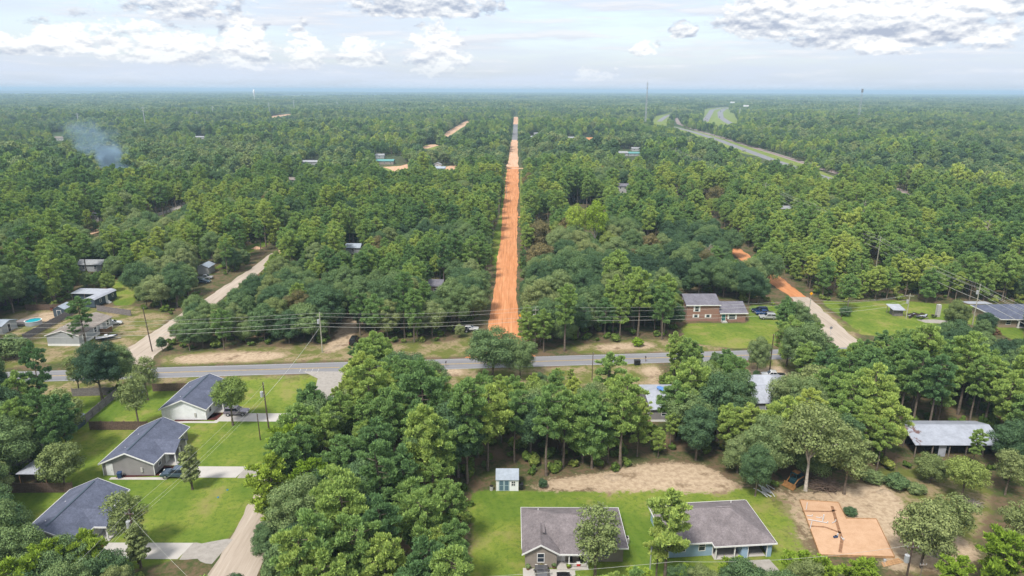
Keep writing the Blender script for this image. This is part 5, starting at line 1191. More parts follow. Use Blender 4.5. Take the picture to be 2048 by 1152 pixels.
for k, (px, py, h) in enumerate(TP):
    x, y = G(px, py); t = thing('transmission_pole', ('tallest pale transmission pole beyond the smoke', 'slim transmission pole in the mid woodland', 'transmission pole beside the bare sand strip', 'transmission pole beyond the bare sand strip', 'short transmission pole in dark trees', 'faint transmission pole in the far forest', 'transmission pole with wide crossarm beyond the smoke', 'faintest transmission pole in the far forest')[k], 'utility pole', (x, y, 0))
    MB().cyl((0, 0, 0), (0, 0, h), .7, .45, 8).build('shaft', M_galv, t)
    for z in (h-2, h-6): MB().box(-3.5, 3.5, -.2, .2, z-.2, z+.2).build('crossarm', M_galv, t)

# ================================================================== TREES
def leaf_mat(name, stops, trans=0.24):
    m = bpy.data.materials.new(name); m.use_nodes = True; nt = m.node_tree; nt.nodes.clear()
    out = nt.nodes.new('ShaderNodeOutputMaterial')
    oi = nt.nodes.new('ShaderNodeObjectInfo'); at = nt.nodes.new('ShaderNodeAttribute'); at.attribute_name = 'tint'
    stand = noise(nt, oi.outputs['Location'], 0.011, 3, 0.55).step(0.40, 0.60, -0.20, 0.20)
    r = NX(nt, oi.outputs['Random'])*0.78 + NX(nt, at.outputs['Fac'])*0.24 + stand
    c = ramp(nt, r, stops)
    # leaf to leaf brightness
    c2 = mixc(nt, 1.0, c, ramp(nt, NX(nt, at.outputs['Fac']), [(0.0, (0.72, 0.74, 0.72)), (1.0, (1.28, 1.26, 1.15))]), 'MULTIPLY')
    d = nt.nodes.new('ShaderNodeBsdfDiffuse'); t = nt.nodes.new('ShaderNodeBsdfTranslucent')
    nt.links.new(c2, d.inputs[0]); nt.links.new(mixc(nt, 0.5, c2, (0.20, 0.26, 0.03)), t.inputs[0])
    mx = nt.nodes.new('ShaderNodeMixShader'); mx.inputs[0].default_value = trans
    nt.links.new(d.outputs[0], mx.inputs[1]); nt.links.new(t.outputs[0], mx.inputs[2])
    nt.links.new(mx.outputs[0], out.inputs[0])
    return m
M_pine = leaf_mat('pine_needles', [(0.0, (0.136, 0.252, 0.112)), (0.35, (0.227, 0.369, 0.127)), (0.7, (0.346, 0.477, 0.133)), (1.0, (0.492, 0.580, 0.154))])
M_oak = leaf_mat('oak_leaves', [(0.0, (0.066, 0.121, 0.077)), (0.35, (0.115, 0.197, 0.098)), (0.7, (0.202, 0.290, 0.124)), (1.0, (0.295, 0.353, 0.167))])
M_lime = leaf_mat('lime_leaves', [(0.0, (0.236, 0.369, 0.047)), (1.0, (0.354, 0.466, 0.078))])
M_limeleaf = leaf_mat('yellow_green_leaves', [(0.0, (0.180, 0.269, 0.081)), (1.0, (0.282, 0.349, 0.106))])
M_greyleaf = leaf_mat('grey_green_leaves', [(0.0, (0.198, 0.260, 0.104)), (1.0, (0.294, 0.342, 0.150))])
M_brown = leaf_mat('brownish_leaves', [(0.0, (0.180, 0.165, 0.085)), (1.0, (0.270, 0.218, 0.111))])
M_shrub = leaf_mat('shrub_leaves', [(0.0, (0.083, 0.143, 0.038)), (0.6, (0.159, 0.237, 0.058)), (1.0, (0.276, 0.312, 0.087))])
M_bark = pmat('bark', (0.155, 0.125, 0.100), 0.95, 0.1, var=0.45, vscale=2.0)
M_pale_bark = pmat('pale_bark', (0.48, 0.44, 0.39), 0.9, 0.1, var=0.35, vscale=2.0)

def leaf_cards(C, N, size, rng, aspect=1.6, spread=0.7, axis=None):
    """rhombus leaf clumps at points C facing roughly along N"""
    n = len(C)
    N = N + rng.normal(0, spread*0.5, (n, 3)); N /= np.linalg.norm(N, axis=1)[:, None]+1e-9
    if axis is None:
        t = rng.normal(0, 1, (n, 3)); U = np.cross(N, t); U /= np.linalg.norm(U, axis=1)[:, None]+1e-9
        V = np.cross(N, U)
    else:                       # needle tufts: long side along the given direction
        U = axis + rng.normal(0, 0.35, (n, 3)); U /= np.linalg.norm(U, axis=1)[:, None]+1e-9
        V = np.cross(U, rng.normal(0, 1, (n, 3))); V /= np.linalg.norm(V, axis=1)[:, None]+1e-9; N = np.cross(U, V)
    s = size*rng.uniform(0.6, 1.35, n)[:, None]
    bend = N*s*0.22
    v = np.stack([C-U*s*aspect*0.5-bend, C-V*s*0.5, C+U*s*aspect*0.5-bend, C+V*s*0.5], 1).reshape(-1, 3)
    f = np.arange(n*4).reshape(n, 4)
    return v, f
def shell_points(lobes, n, rng, up=0.25, inner=0.72, outer=1.06, hollow=0.50):
    """points with outward normals on the skin of a union of ellipsoid lobes"""
    L = np.array(lobes, float); ar = (L[:,3]*L[:,4])**0.9; pr = ar/ar.sum()
    C = np.zeros((0, 3)); N = np.zeros((0, 3))
    while len(C) < n:
        k = rng.choice(len(L), n, p=pr); d = rng.normal(0, 1, (n, 3)); d[:, 2] += up
        d /= np.linalg.norm(d, axis=1)[:, None]
        r = rng.uniform(inner, outer, n)[:, None]
        R = L[k][:, [3, 3, 4]]
        p = L[k, :3] + d*R*r
        keep = np.ones(n, bool)
        for l in L:
            q = (p-l[:3])/np.array([l[3], l[3], l[4]]); keep &= (np.einsum('ij,ij->i', q, q) > hollow)
        C = np.vstack([C, p[keep]]); N = np.vstack([N, (d/R*R.mean())[keep]])
    return C[:n], N[:n]
def trunk_mesh(name, h, r, limbs, lean=(0, 0), mat=None, n=7):
    mb = MB(); prev = Vector((0, 0, -0.3)); k = 5; pr = r*1.25
    for i in range(1, k+1):
        t = i/k; p = Vector((lean[0]*t*t+0.06*h*0.2*math.sin(3*t+h), lean[1]*t*t, h*t)); rr = r*(1-0.72*t)
        mb.cyl(prev, p, pr, rr, n, False); prev, pr = p, rr
    for (z0, tip, lr) in limbs:
        a = Vector((lean[0]*(z0/h)**2, lean[1]*(z0/h)**2, z0)); b = Vector(tip); mid = a.lerp(b, 0.55)+Vector((0, 0, -0.06*(b-a).length))
        mb.cyl(a, mid, lr, lr*0.65, 5, False); mb.cyl(mid, b, lr*0.65, lr*0.2, 5, False)
    return mb.mesh(name, mat or M_bark, True)
def crown_mesh(name, C, N, size, rng, mat, aspect=1.6, spread=0.7, axis=None):
    v, f = leaf_cards(C, N, size, rng, aspect, spread, axis)
    me = np_mesh(name, v, f); me.materials.append(mat)
    a = me.attributes.new('tint', 'FLOAT', 'FACE'); a.data.foreach_set('value', rng.uniform(0, 1, len(f)).astype(np.float32))
    return me
def make_oak(seed, h=11.0, R=4.0, n=5200, size=0.42, mat=None, clear=0.22, bark=None, name='oak', open_=1.0):
    rng = np.random.default_rng(seed); lobes = []; limbs = []
    zc = h*(clear+1)/2; hz = h*(1-clear)/2
    k = int(34*open_)
    for i in range(k):
        t = (i+0.5)/k; ph = i*2.399+rng.uniform(-.4, .4); zz = -0.75+1.55*t
        rr = R*math.sqrt(max(0.05, 1-(zz*0.86)**2))*rng.uniform(0.5, 0.86)
        lr = R*rng.uniform(0.17, 0.42)*(1.05-0.2*t)
        c = (rr*math.cos(ph), rr*math.sin(ph), zc+zz*hz*0.8); lobes.append((*c, lr, lr*rng.uniform(0.62, 0.85)))
        if i % 3 == 0: limbs.append((h*rng.uniform(clear*0.8, 0.55), c, 0.035*R))
    lobes.append((rng.uniform(-.5, .5), rng.uniform(-.5, .5), h-R*0.36, R*0.42, R*0.36))
    lobes.append((0, 0, zc-0.1*hz, R*0.55, hz*0.55))
    C, N = shell_points(lobes, n, rng, 0.35, 0.55, 1.22, 0.34)
    return (trunk_mesh(name+'_trunk', h*0.72, 0.014*h+0.07, limbs, (rng.uniform(-.6, .6), rng.uniform(-.6, .6)), bark or M_bark),
            crown_mesh(name+'_crown', C, N, size, rng, mat or M_oak))
def make_pine(seed, h=15.0, R=2.9, n=4200, size=0.36, mat=None, clear=0.38, bark=None, name='pine', dens=1.0):
    rng = np.random.default_rng(seed); lobes = []; limbs = []
    z = h*clear; lean = (rng.uniform(-.7, .7), rng.uniform(-.7, .7))
    while z < h-0.7:
        t = (z-h*clear)/(h*(1-clear)); w = R*max(0.22, math.sqrt(max(0.0, 1-((t-0.42)/0.60)**2)))*rng.uniform(0.85, 1.15)
        nb = max(2, int(rng.integers(3, 6)*dens)) if t < 0.85 else 2; ph0 = rng.uniform(0, 6.28)
        for b in range(nb):
            ph = ph0+b*6.283/nb+rng.uniform(-.35, .35); l = w*rng.uniform(0.65, 1.1)
            tip = (lean[0]*(z/h)**2+l*math.cos(ph), lean[1]*(z/h)**2+l*math.sin(ph), z+l*rng.uniform(0.12, 0.42))
            rr = 0.23*R*rng.uniform(0.7, 1.35)*(1.0-0.2*t)
            lobes.append((*tip, rr, rr*0.62)); limbs.append((z-0.2, tip, 0.035+0.012*l))
            if l > 1.3:
                
                for q in (0.42, 0.70):
                    jx, jy = rng.uniform(-.35, .35, 2); lobes.append((tip[0]*q+jx, tip[1]*q+jy, z+(tip[2]-z)*q+rng.uniform(-.1, .25), rr*rng.uniform(.6, .95), rr*0.5))
        z += h*rng.uniform(0.045, 0.075)
    lobes.append((lean[0], lean[1], h-0.45, 0.26*R, 0.9))
    C, N = shell_points(lobes, n, rng, 0.6, 0.25, 1.12, 0.10)
    A = N/(np.linalg.norm(N, axis=1)[:, None]+1e-9)*0.8; A[:, 2] += 0.65
    return (trunk_mesh(name+'_trunk', h*0.97, 0.0135*h+0.03, limbs, lean, bark or M_bark),
            crown_mesh(name+'_crown', C, N, size, rng, mat or M_pine, 3.0, 0.9, A))
def join_np(name, tm, cm):
    """trunk + crown as one mesh with two materials, for the far wood"""
    me = bpy.data.meshes.new(name)
    tv = np.zeros(len(tm.vertices)*3, np.float32); tm.vertices.foreach_get('co', tv)
    cv = np.zeros(len(cm.vertices)*3, np.float32); cm.vertices.foreach_get('co', cv)
    tf = [tuple(p.vertices) for p in tm.polygons]; o = len(tm.vertices); cf = [tuple(i+o for i in p.vertices) for p in cm.polygons]
    me.from_pydata(np.concatenate([tv, cv]).reshape(-1, 3).tolist(), [], tf+cf)
    me.materials.append(tm.materials[0]); me.materials.append(cm.materials[0])
    me.polygons.foreach_set('material_index', [0]*len(tf)+[1]*len(cf))
    t = np.zeros(len(cf), np.float32); cm.attributes['tint'].data.foreach_get('value', t)
    a = me.attributes.new('tint', 'FLOAT', 'FACE'); a.data.foreach_set('value', np.concatenate([np.full(len(tf), .5, np.float32), t]))
    me.update(); return me

# near prototypes (unit: metres at scale 1): (height, crown radius, clear trunk share, foliage)
OSP = [(11,4.2,.2,M_oak),(12.5,4.0,.25,M_oak),(9.5,3.8,.15,M_oak),(11.5,3.4,.2,M_oak),(10.5,4.6,.2,M_oak),(13,4.4,.3,M_oak),(9,3.2,.1,M_oak),(11,3.9,.2,M_greyleaf),(10,3.6,.15,M_limeleaf),(10.5,4.0,.2,M_brown)]
OPR = [.15,.13,.13,.12,.12,.10,.09,.08,.06,.02]
PSP = [(15,2.9,.38,M_pine),(16.5,2.8,.46,M_pine),(13.5,3.1,.30,M_pine),(14.5,3.3,.40,M_pine),(12.0,2.8,.2,M_pine),(17,3.2,.5,M_pine),(13,2.5,.35,M_pine)]
OCOL = ['green']*7+['grey green', 'yellow green', 'brownish']
OAKS = [make_oak(100+i, h, R, 24000, 0.165, m, cl) for i, (h, R, cl, m) in enumerate(OSP)]
PINES = [make_pine(200+i, h, R, 20000, 0.150, m, cl) for i, (h, R, cl, m) in enumerate(PSP)]
# far prototypes
OAKS_F = [make_oak(300+i, h, R, 2400, 0.52, m, cl, name='far_oak', open_=0.8) for i, (h, R, cl, m) in enumerate([(11,4.2,.2,M_oak),(12.5,4.0,.25,M_oak),(10,4.6,.15,M_oak),(11,3.6,.15,M_greyleaf),(10,3.8,.15,M_limeleaf)])]
PINES_F = [make_pine(400+i, h, R, 2000, 0.44, M_oak if i == 1 else None, cl, name='far_pine', dens=0.8) for i, (h, R, cl) in enumerate([(15, 3.2, .35), (14, 3.3, .3), (16, 3.0, .42)])]  # second pine wears darker oak foliage, standing in for missing self-shadow

# ------------------------------------------------------------------ areas the photograph shows open (photo pixels): no crown may cover them
CLEAR = [
 [(0,628),(40,618),(150,612),(158,577),(235,578),(262,610),(262,625),(340,630),(346,640),(290,705),(300,712),(130,712),(0,730)],
 [(0,736),(320,726),(320,752),(0,768)], [(318,724),(690,716),(690,746),(650,772),(640,760),(560,754),(318,758)],
 [(882,708),(942,706),(942,737),(882,737)], [(1150,698),(1312,690),(1312,727),(1150,730)],
 [(330,714),(350,703),(480,699),(640,692),(690,692),(690,720),(330,728)], [(855,692),(945,686),(940,712),(880,714)], [(1190,684),(1312,678),(1312,702),(1180,705)],
 [(320,756),(400,752),(390,766),(305,768)], [(893,735),(945,735),(930,762),(903,780)], [(1145,728),(1312,722),(1305,755),(1275,775),(1240,752),(1155,758)],
 [(305,765),(375,765),(395,755),(640,752),(650,775),(600,835),(590,845),(555,905),(540,940),(510,960),(525,1000),(502,1060),(506,1152),(330,1152),(300,1120),(360,1110),(370,1092),(230,1090),(245,1010),(240,965),(205,957),(200,920),(150,900),(185,845),(235,790)],
 [(190,845),(300,840),(260,880),(200,920),(150,972),(130,962),(150,900)],
 [(55,1060),(200,957),(250,990),(240,1010),(170,1050)], [(10,990),(130,985),(70,1050),(20,1040)],
 [(948,1000),(985,980),(990,935),(1040,935),(1045,978),(1090,952),(1280,945),(1290,928),(1420,932),(1440,955),(1560,985),(1600,1000),(1760,1005),(1790,1110),(1700,1100),(1640,1115),(1590,1080),(1550,1110),(1480,1120),(1430,1130),(1240,1140),(1130,1152),(948,1152)],
 [(1700,962),(1810,950),(1850,965),(1800,1040),(1760,1010)], [(1560,975),(1600,945),(1690,960),(1700,1000),(1580,1000)],
 [(1822,850),(1955,850),(1930,888),(1885,905),(1830,890)],
 [(1290,792),(1325,768),(1330,842),(1310,838)], [(1498,775),(1520,743),(1568,740),(1592,775),(1540,800),(1507,815)],
 [(1478,700),(1542,700),(1545,745),(1520,745),(1490,735)],
 [(1364,586),(1440,588),(1490,604),(1553,612),(1553,640),(1540,690),(1470,690),(1460,700),(1400,684),(1362,668),(1352,648),(1375,640)],
 [(1578,580),(1602,583),(1708,658),(1700,692),(1670,692),(1640,645)],
 [(1640,603),(1700,643),(1785,608),(1890,612),(1885,648),(1820,658),(1760,665),(1720,680),(1690,660)], [(1990,640),(2000,612),(2048,610),(2048,680),(2000,672)],
 [(1465,495),(1505,515),(1505,525),(1468,515)],
 [(1026,233),(1037,233),(1037,285),(1044,335),(1042,430),(1034,500),(1037,600),(1039,648),(975,662),(985,640),(992,570),(1000,500),(1008,430),(1018,335),(1023,280)],
 [(986,520),(985,480),(1001,430),(1013,335),(1020,335),(1005,500)],
 [(412,602),(470,562),(505,540),(500,520),(530,508),(538,520),(500,548),(440,600)], [(395,518),(425,520),(450,555),(420,580),(397,570)], [(492,487),(540,485),(538,505),(500,512)],
 [(155,524),(205,526),(205,542),(158,540)], [(300,425),(360,402),(375,410),(330,432)], [(180,428),(205,430),(205,440),(182,440)], [(170,463),(200,458),(200,470),(178,474)],
 [(748,313),(802,313),(820,335),(770,342)], [(868,328),(884,326),(912,330),(912,337),(872,338)], [(1234,294),(1280,296),(1280,304),(1236,303)], [(1236,376),(1256,376),(1256,386),(1238,386)],
 [(1054,271),(1074,268),(1074,274),(1056,274)], [(1132,273),(1150,273),(1150,277),(1134,277)], [(1163,266),(1188,284),(1170,280)], [(1564,414),(1584,415),(1584,421),(1566,421)],
 [(576,359),(596,359),(596,364),(578,364)], [(416,355),(444,355),(444,359),(418,359)], [(604,320),(640,316),(640,324),(606,328)],
 [(1305,247),(1312,233),(1330,230),(1345,222),(1334,240),(1334,250),(1312,248)], [(1340,250),(1400,264),(1480,288),(1570,313),(1545,318),(1490,306),(1420,280)], [(1560,310),(1600,322),(1600,331),(1555,319)], [(1636,341),(1672,350),(1668,358),(1640,352)], [(1790,375),(1830,384),(1830,390),(1795,384)],
 [(1348,250),(1352,234),(1360,238),(1362,254)],
 [(1405,241),(1412,217),(1457,213),(1476,248),(1440,250)],
 [(887,272),(930,244),(940,244),(897,276)], [(848,289),(878,288),(874,298),(846,298)], [(538,234),(582,227),(584,230),(545,236)],
 [(390,271),(410,271),(410,276),(392,276)], [(105,263),(128,262),(128,280),(108,280)], [(0,186),(200,186),(180,189),(0,190)], [(490,192),(640,190),(800,191),(560,194)], [(0,181),(330,180),(250,184),(0,185)], [(700,184),(960,183.5),(760,186)],
 [(1134,398),(1204,395),(1206,440),(1190,470),(1152,450)], [(1070,432),(1100,430),(1100,455),(1072,458)], [(1292,472),(1312,470),(1314,486),(1296,488)], [(1050,494),(1095,492),(1096,510),(1054,514)], [(1405,386),(1445,386),(1445,396),(1408,396)],
 [(1936,585),(1954,585),(1950,650),(1938,650)], [(1745,493),(1756,493),(1754,540),(1747,540)],
 [(690,487),(720,495),(715,510),(690,505)], [(855,555),(885,560),(880,585),(860,580)], [(700,660),(718,660),(718,690),(700,690)], [(930,648),(950,650),(948,662),(930,660)],
]
MW, MH = 1024, 640
mask = np.zeros((MH, MW), bool)
_py, _px = np.mgrid[0:MH, 0:MW]
for p in CLEAR:
    xs_ = [q[0]/2 for q in p]; ys_ = [q[1]/2 for q in p]
    x0, x1 = max(0, int(min(xs_))-1), min(MW, int(max(xs_))+2); y0, y1 = max(0, int(min(ys_))-1), min(MH, int(max(ys_))+2)
    mask[y0:y1, x0:x1] |= inpoly(_px[y0:y1, x0:x1]+0.5, _py[y0:y1, x0:x1]+0.5, [(a/2, b/2) for a, b in p])
# ground no tree may stand on: roads, buildings, lawns (ground metres)
NOGO = [GP(p) for p in LAWN+SAND+FIELD] + [GP(p) for p in DRY[:5]]
NOGO += [GP([(1690,1000),(1790,940),(1870,925),(1960,960),(2048,975),(2140,1000),(2140,1300),(1600,1300)])]
NOGO += [[(-46,40),(-35.2,40),(-34.6,140),(-46,140)], [(-97,145),(-86,145),(-86,300),(-97,300)], [(79,150),(95,150),(95,215),(79,215)]]
NOGO += [[(-170,PAVED(-170)-6),(230,PAVED(230)-6),(230,PAVED(230)+5),(-170,PAVED(-170)+5)]]

def hits(x, y, z0, z1, r, hgt):
    """does a crown (centre x,y, from z0 to z1, radius r) or its trunk cover an open pixel?"""
    bad = np.zeros(len(x), bool)
    for (ox, oz, w) in ((0,.5,0),(0,.97,0),(-.9,.5,0),(.9,.5,0),(-.6,.85,0),(.6,.85,0),(-.6,.15,0),(.6,.15,0),(0,.05,0),(0,.75,0),(0,.25,0),(-.45,.65,0),(.45,.65,0),(-.85,.35,0),(.85,.35,0)):
        zz = z0+(z1-z0)*oz
        px, py = proj(x+ox*r, y, zz)
        ix = np.floor(px/2).astype(int); iy = np.floor(py/2).astype(int)
        ok = (ix >= 0) & (ix < MW) & (iy >= 0) & (iy < MH)
        bad[ok] |= mask[iy[ok], ix[ok]]
    return bad
def vnoise(x, y, s, seed=0):
    """cheap smooth value noise, vectorised"""
    x = np.asarray(x)/s; y = np.asarray(y)/s
    xi = np.floor(x).astype(np.int64); yi = np.floor(y).astype(np.int64); fx = x-xi; fy = y-yi
    fx = fx*fx*(3-2*fx); fy = fy*fy*(3-2*fy)
    def h(a, b):
        n = (a*374761393+b*668265263+seed*974711) & 0x7fffffff; n = ((n ^ (n >> 13))*1274126177) & 0x7fffffff
        return (n % 10007)/10007.0
    return (h(xi, yi)*(1-fx)+h(xi+1, yi)*fx)*(1-fy)+(h(xi, yi+1)*(1-fx)+h(xi+1, yi+1)*fx)*fy

def jitter_grid(r0, r1, step, jit=0.42, half=44.0):
    """jittered grid of candidate points in a wedge before the camera"""
    X = np.arange(-r1, r1, step); Y = np.arange(max(30, r0*0.6), r1, step)
    x, y = np.meshgrid(X, Y); x = x.ravel(); y = y.ravel()
    x = x+nrg.uniform(-jit, jit, len(x))*step; y = y+nrg.uniform(-jit, jit, len(y))*step
    d = np.hypot(x, y); k = (d >= r0) & (d < r1) & (np.abs(x) < 28+y*math.tan(math.radians(half)))
    return x[k], y[k]
def free(x, y):
    bad = np.zeros(len(x), bool)
    for p in NOGO: bad |= inpoly(x, y, p)
    bad |= np.abs(x-(-2.3+(y-173)*0.0066)) < np.where(y > 150, np.where(x > -2, 5.6, 7.0), 0)
    bad |= (np.abs(x-90.5-(y-205)*0.02) < 5.5) & (y > 150) & (y < 960)
    for (a, b, c, d) in BUILT: bad |= (x > a-1.5) & (x < c+1.5) & (y > b-1.5) & (y < d+1.5)
    return ~bad

def zone(x, y):
    if y < PAVED(x):
        if x < -41: return 'behind the slate roofed houses'
        if x < -3: return 'between the sandy street and the storage shed'
        if x < 46 and y < 128: return 'in the wood behind the storage shed'
        if x < 62 : return 'around the two white metal roofs'
        return 'around the rust stained barn'
    if x < -97: return 'in the wood behind the mobile homes'
    if x < -3: return 'between the sandy lane and orange dirt road'
    if x < 84: return 'between the orange dirt road and brick house road'
    return 'along the tall power line'
GROUPS = {'pine_tree': 'pine trees', 'oak_tree': 'broadleaf trees'}
def put_tree(kind, protos, i, x, y, s, sz, rot, label, cat, group=None):
    tm, cm = protos[i % len(protos)]
    t = thing(kind, label, cat, (x, y, 0), rot, group)
    t.scale = (s, s, sz)
    obj('trunk', tm, t); obj('crown', cm, t)
    return t
def gn_scatter(name, P, scale, rot, idx, coll, label, cat):
    """one 'stuff' object: instances of the collection's trees on points"""
    me = bpy.data.meshes.new(name); me.vertices.add(len(P)); me.vertices.foreach_set('co', np.ascontiguousarray(P, np.float32).ravel())
    for nm, tp, dat in (('scl', 'FLOAT_VECTOR', scale), ('rot', 'FLOAT_VECTOR', rot), ('pick', 'INT', idx)):
        a = me.attributes.new(nm, tp, 'POINT'); a.data.foreach_set('vector' if tp == 'FLOAT_VECTOR' else 'value', np.ascontiguousarray(dat, np.float32 if tp != 'INT' else np.int32).ravel())
    o = obj(name, me, kind='stuff', label=label, category=cat)
    ng = bpy.data.node_groups.new(name, 'GeometryNodeTree')
    ng.interface.new_socket('Geometry', in_out='INPUT', socket_type='NodeSocketGeometry'); ng.interface.new_socket('Geometry', in_out='OUTPUT', socket_type='NodeSocketGeometry')
    N = ng.nodes; gi = N.new('NodeGroupInput'); go = N.new('NodeGroupOutput'); ip = N.new('GeometryNodeInstanceOnPoints'); ci = N.new('GeometryNodeCollectionInfo')
    ci.inputs['Collection'].default_value = coll; ci.inputs['Separate Children'].default_value = True; ci.inputs['Reset Children'].default_value = True
    ip.inputs['Pick Instance'].default_value = True
    def na(nm, tp):
        n = N.new('GeometryNodeInputNamedAttribute'); n.data_type = tp; n.inputs['Name'].default_value = nm; return n.outputs['Attribute']
    L = ng.links
    L.new(gi.outputs[0], ip.inputs['Points']); L.new(ci.outputs[0], ip.inputs['Instance'])
    L.new(na('pick', 'INT'), ip.inputs['Instance Index'])
    e2r = N.new('FunctionNodeEulerToRotation'); L.new(na('rot', 'FLOAT_VECTOR'), e2r.inputs[0]); L.new(e2r.outputs[0], ip.inputs['Rotation'])
    L.new(na('scl', 'FLOAT_VECTOR'), ip.inputs['Scale']); L.new(ip.outputs[0], go.inputs[0])
    md = o.modifiers.new('scatter', 'NODES'); md.node_group = ng
    return o
def proto_coll(name, meshes):
    c = bpy.data.collections.new(name)
    for i, me in enumerate(meshes):
        o = bpy.data.objects.new('%s_%02d' % (name, i), me); c.objects.link(o)
    return c

def plant_forest():
    # ---- near wood: candidates to 480 m
    x, y = jitter_grid(60, 480, 4.7)
    k = free(x, y); x, y = x[k], y[k]
    mixn = vnoise(x, y, 38, 3)*0.75+vnoise(x, y, 14, 5)*0.25
    pine_bias = np.where((x > 95) & (y > 190), 0.25, 0.0)+np.where((x > -34) & (x < 2) & (y < 150), 0.12, 0)-np.where((x > 5) & (x < 80) & (y > 160) & (y < 260), 0.16, 0)+np.where(y > 260, 0.08, 0)
    isp = (mixn+pine_bias+nrg.uniform(-.12, .12, len(x))) > 0.52
    s = np.where(isp, nrg.uniform(0.62, 1.12, len(x)), nrg.uniform(0.58, 1.12, len(x)))*(0.80+0.42*vnoise(x, y, 26, 41))
    pid = np.where(isp, nrg.integers(0, 7, len(x)), nrg.choice(10, len(x), p=OPR)); rot = nrg.uniform(0, 6.28, len(x)); szf = nrg.uniform(0.9, 1.12, len(x))
    hp = np.array([q[0] for q in PSP]+[15.0]*3); ho = np.array([float(q[0]) for q in OSP])
    rp = np.array([q[1] for q in PSP]+[3.0]*3); ro = np.array([q[1] for q in OSP])
    # a tree that would hide an open spot may still stand there if it is smaller
    alive = np.ones(len(x), bool); done = np.zeros(len(x), bool)
    for shrink in (1.0, 0.75, 0.55, 0.4):
        ss = s*shrink
        hgt = np.where(isp, hp[pid], ho[pid])*ss*szf; rad = np.where(isp, rp[pid], ro[pid])*ss
        z0 = hgt*np.where(isp, 0.3, 0.15)
        bad = hits(x, y, z0, hgt, rad, hgt)
        tpx, tpy = proj(x, y, hgt)          # the block beside the street stays below the line its crowns reach
        lim = np.interp(tpx, [680, 700, 760, 800, 880, 940, 1000, 1150, 1160], [0, 665, 665, 695, 725, 740, 740, 735, 0])
        bad |= (y < 146) & (tpy < lim)
        new = ~bad & ~done; s = np.where(new, ss, s); done |= new
    k = done; x, y, s, isp, pid, rot, szf = (a[k] for a in (x, y, s, isp, pid, rot, szf))
    d = np.hypot(x, y); px, py = proj(x, y, np.full(len(x), 6.0))
    inview = (px > -40) & (px < 2088) & (py < 1230)
    order = np.argsort(d); cnt = {True: 0, False: 0}; rest = []
    for i in order:
        p = bool(isp[i])
        if inview[i] and cnt[p] < 285:
            cnt[p] += 1
            kind = 'pine_tree' if p else 'oak_tree'
            hh = (hp if p else ho)[pid[i]]*s[i]*szf[i]
            size = ('tall' if hh > 13.5 else 'young' if hh < 9 else 'mid height') if p else ('large spreading' if hh > 10.2 else 'small' if hh < 7 else 'rounded')
            z = zone(x[i], y[i])
            lab = size+(' pine tree ' if p else ' leafy '+OCOL[pid[i]]+' tree ')+z
            put_tree(kind, PINES if p else OAKS, int(pid[i]), x[i], y[i], s[i], s[i]*szf[i], rot[i], lab, 'pine tree' if p else 'leafy tree', lab)
        else: rest.append(i)
    rest = np.array(rest)
    print('near wood', len(x), 'individual', cnt, 'rest', len(rest))
    near = proto_coll('wood', [join_np('wood_tree', a, b) for a, b in OAKS+PINES])
    P = np.stack([x[rest], y[rest], np.zeros(len(rest))], 1)
    gn_scatter('woodland', P, np.stack([s[rest], s[rest], (s*szf)[rest]], 1), np.stack([np.zeros(len(rest)), np.zeros(len(rest)), rot[rest]], 1),
               pid[rest]+np.where(isp[rest], 10, 0), near, 'mixed pine and broadleaf woodland filling the ground beyond the houses', 'woodland')
    # ---- undergrowth along and inside the near wood
    x, y = jitter_grid(60, 330, 3.4); k = free(x, y) & (vnoise(x, y, 7, 9) > 0.33); x, y = x[k], y[k]
    s = nrg.uniform(0.5, 1.15, len(x)); bad = hits(x, y, np.zeros(len(x)), s*2.0, s*1.2, s*2); x, y, s = x[~bad], y[~bad], s[~bad]
    shr = []
    for q in range(3):
        rng = np.random.default_rng(900+q); lb = [(rng.uniform(-.7, .7), rng.uniform(-.7, .7), rng.uniform(0.5, 1.3), rng.uniform(.5, .8), rng.uniform(.4, .65)) for _ in range(5)]
        C, N = shell_points(lb, 420, rng); shr.append(crown_mesh('shrub', C, N, 0.3, rng, M_shrub))
    gn_scatter('undergrowth', np.stack([x, y, np.zeros(len(x))], 1), np.stack([s, s, s], 1), np.stack([x*0, x*0, nrg.uniform(0, 6.28, len(x))], 1), nrg.integers(0, 3, len(x)),
               proto_coll('undergrowth_plants', shr), 'low shrubs and saplings under the trees', 'undergrowth')
    # ---- middle distance 480 - 1900 m
    fm = [join_np('far_tree', a, b) for a, b in OAKS_F+PINES_F]
    midc = proto_coll('far_wood', fm)
    x, y = jitter_grid(480, 1900, 6.9); k = free(x, y); x, y = x[k], y[k]
    mixn = vnoise(x, y, 120, 3)*0.6+vnoise(x, y, 30, 5)*0.4
    isp = (mixn-0.03+nrg.uniform(-.08, .08, len(x))) > 0.5
    s = nrg.uniform(0.62, 1.2, len(x))*np.where(isp, 0.92, 1.16)*(0.62+0.72*vnoise(x, y, 130, 33))
    gap = vnoise(x, y, 60, 21)*0.5+vnoise(x, y, 23, 22)*0.5
    k = gap > 0.28; x, y, isp, s = x[k], y[k], isp[k], s[k]
    hgt = np.where(isp, 15.0, 11.2)*s; rad = np.where(isp, 3.0, 4.2)*s
    bad = hits(x, y, hgt*0.15, hgt, rad, hgt); x, y, isp, s = x[~bad], y[~bad], isp[~bad], s[~bad]
    gn_scatter('distant_woodland', np.stack([x, y, np.zeros(len(x))], 1), np.stack([s, s, s*nrg.uniform(.85, 1.15, len(x))], 1), np.stack([x*0, x*0, nrg.uniform(0, 6.28, len(x))], 1),
               np.where(isp, 5+nrg.integers(0, 3, len(x)), nrg.choice(5, len(x), p=[.28,.26,.24,.12,.10])), midc, 'unbroken woodland stretching away on both sides of the dirt road', 'woodland')
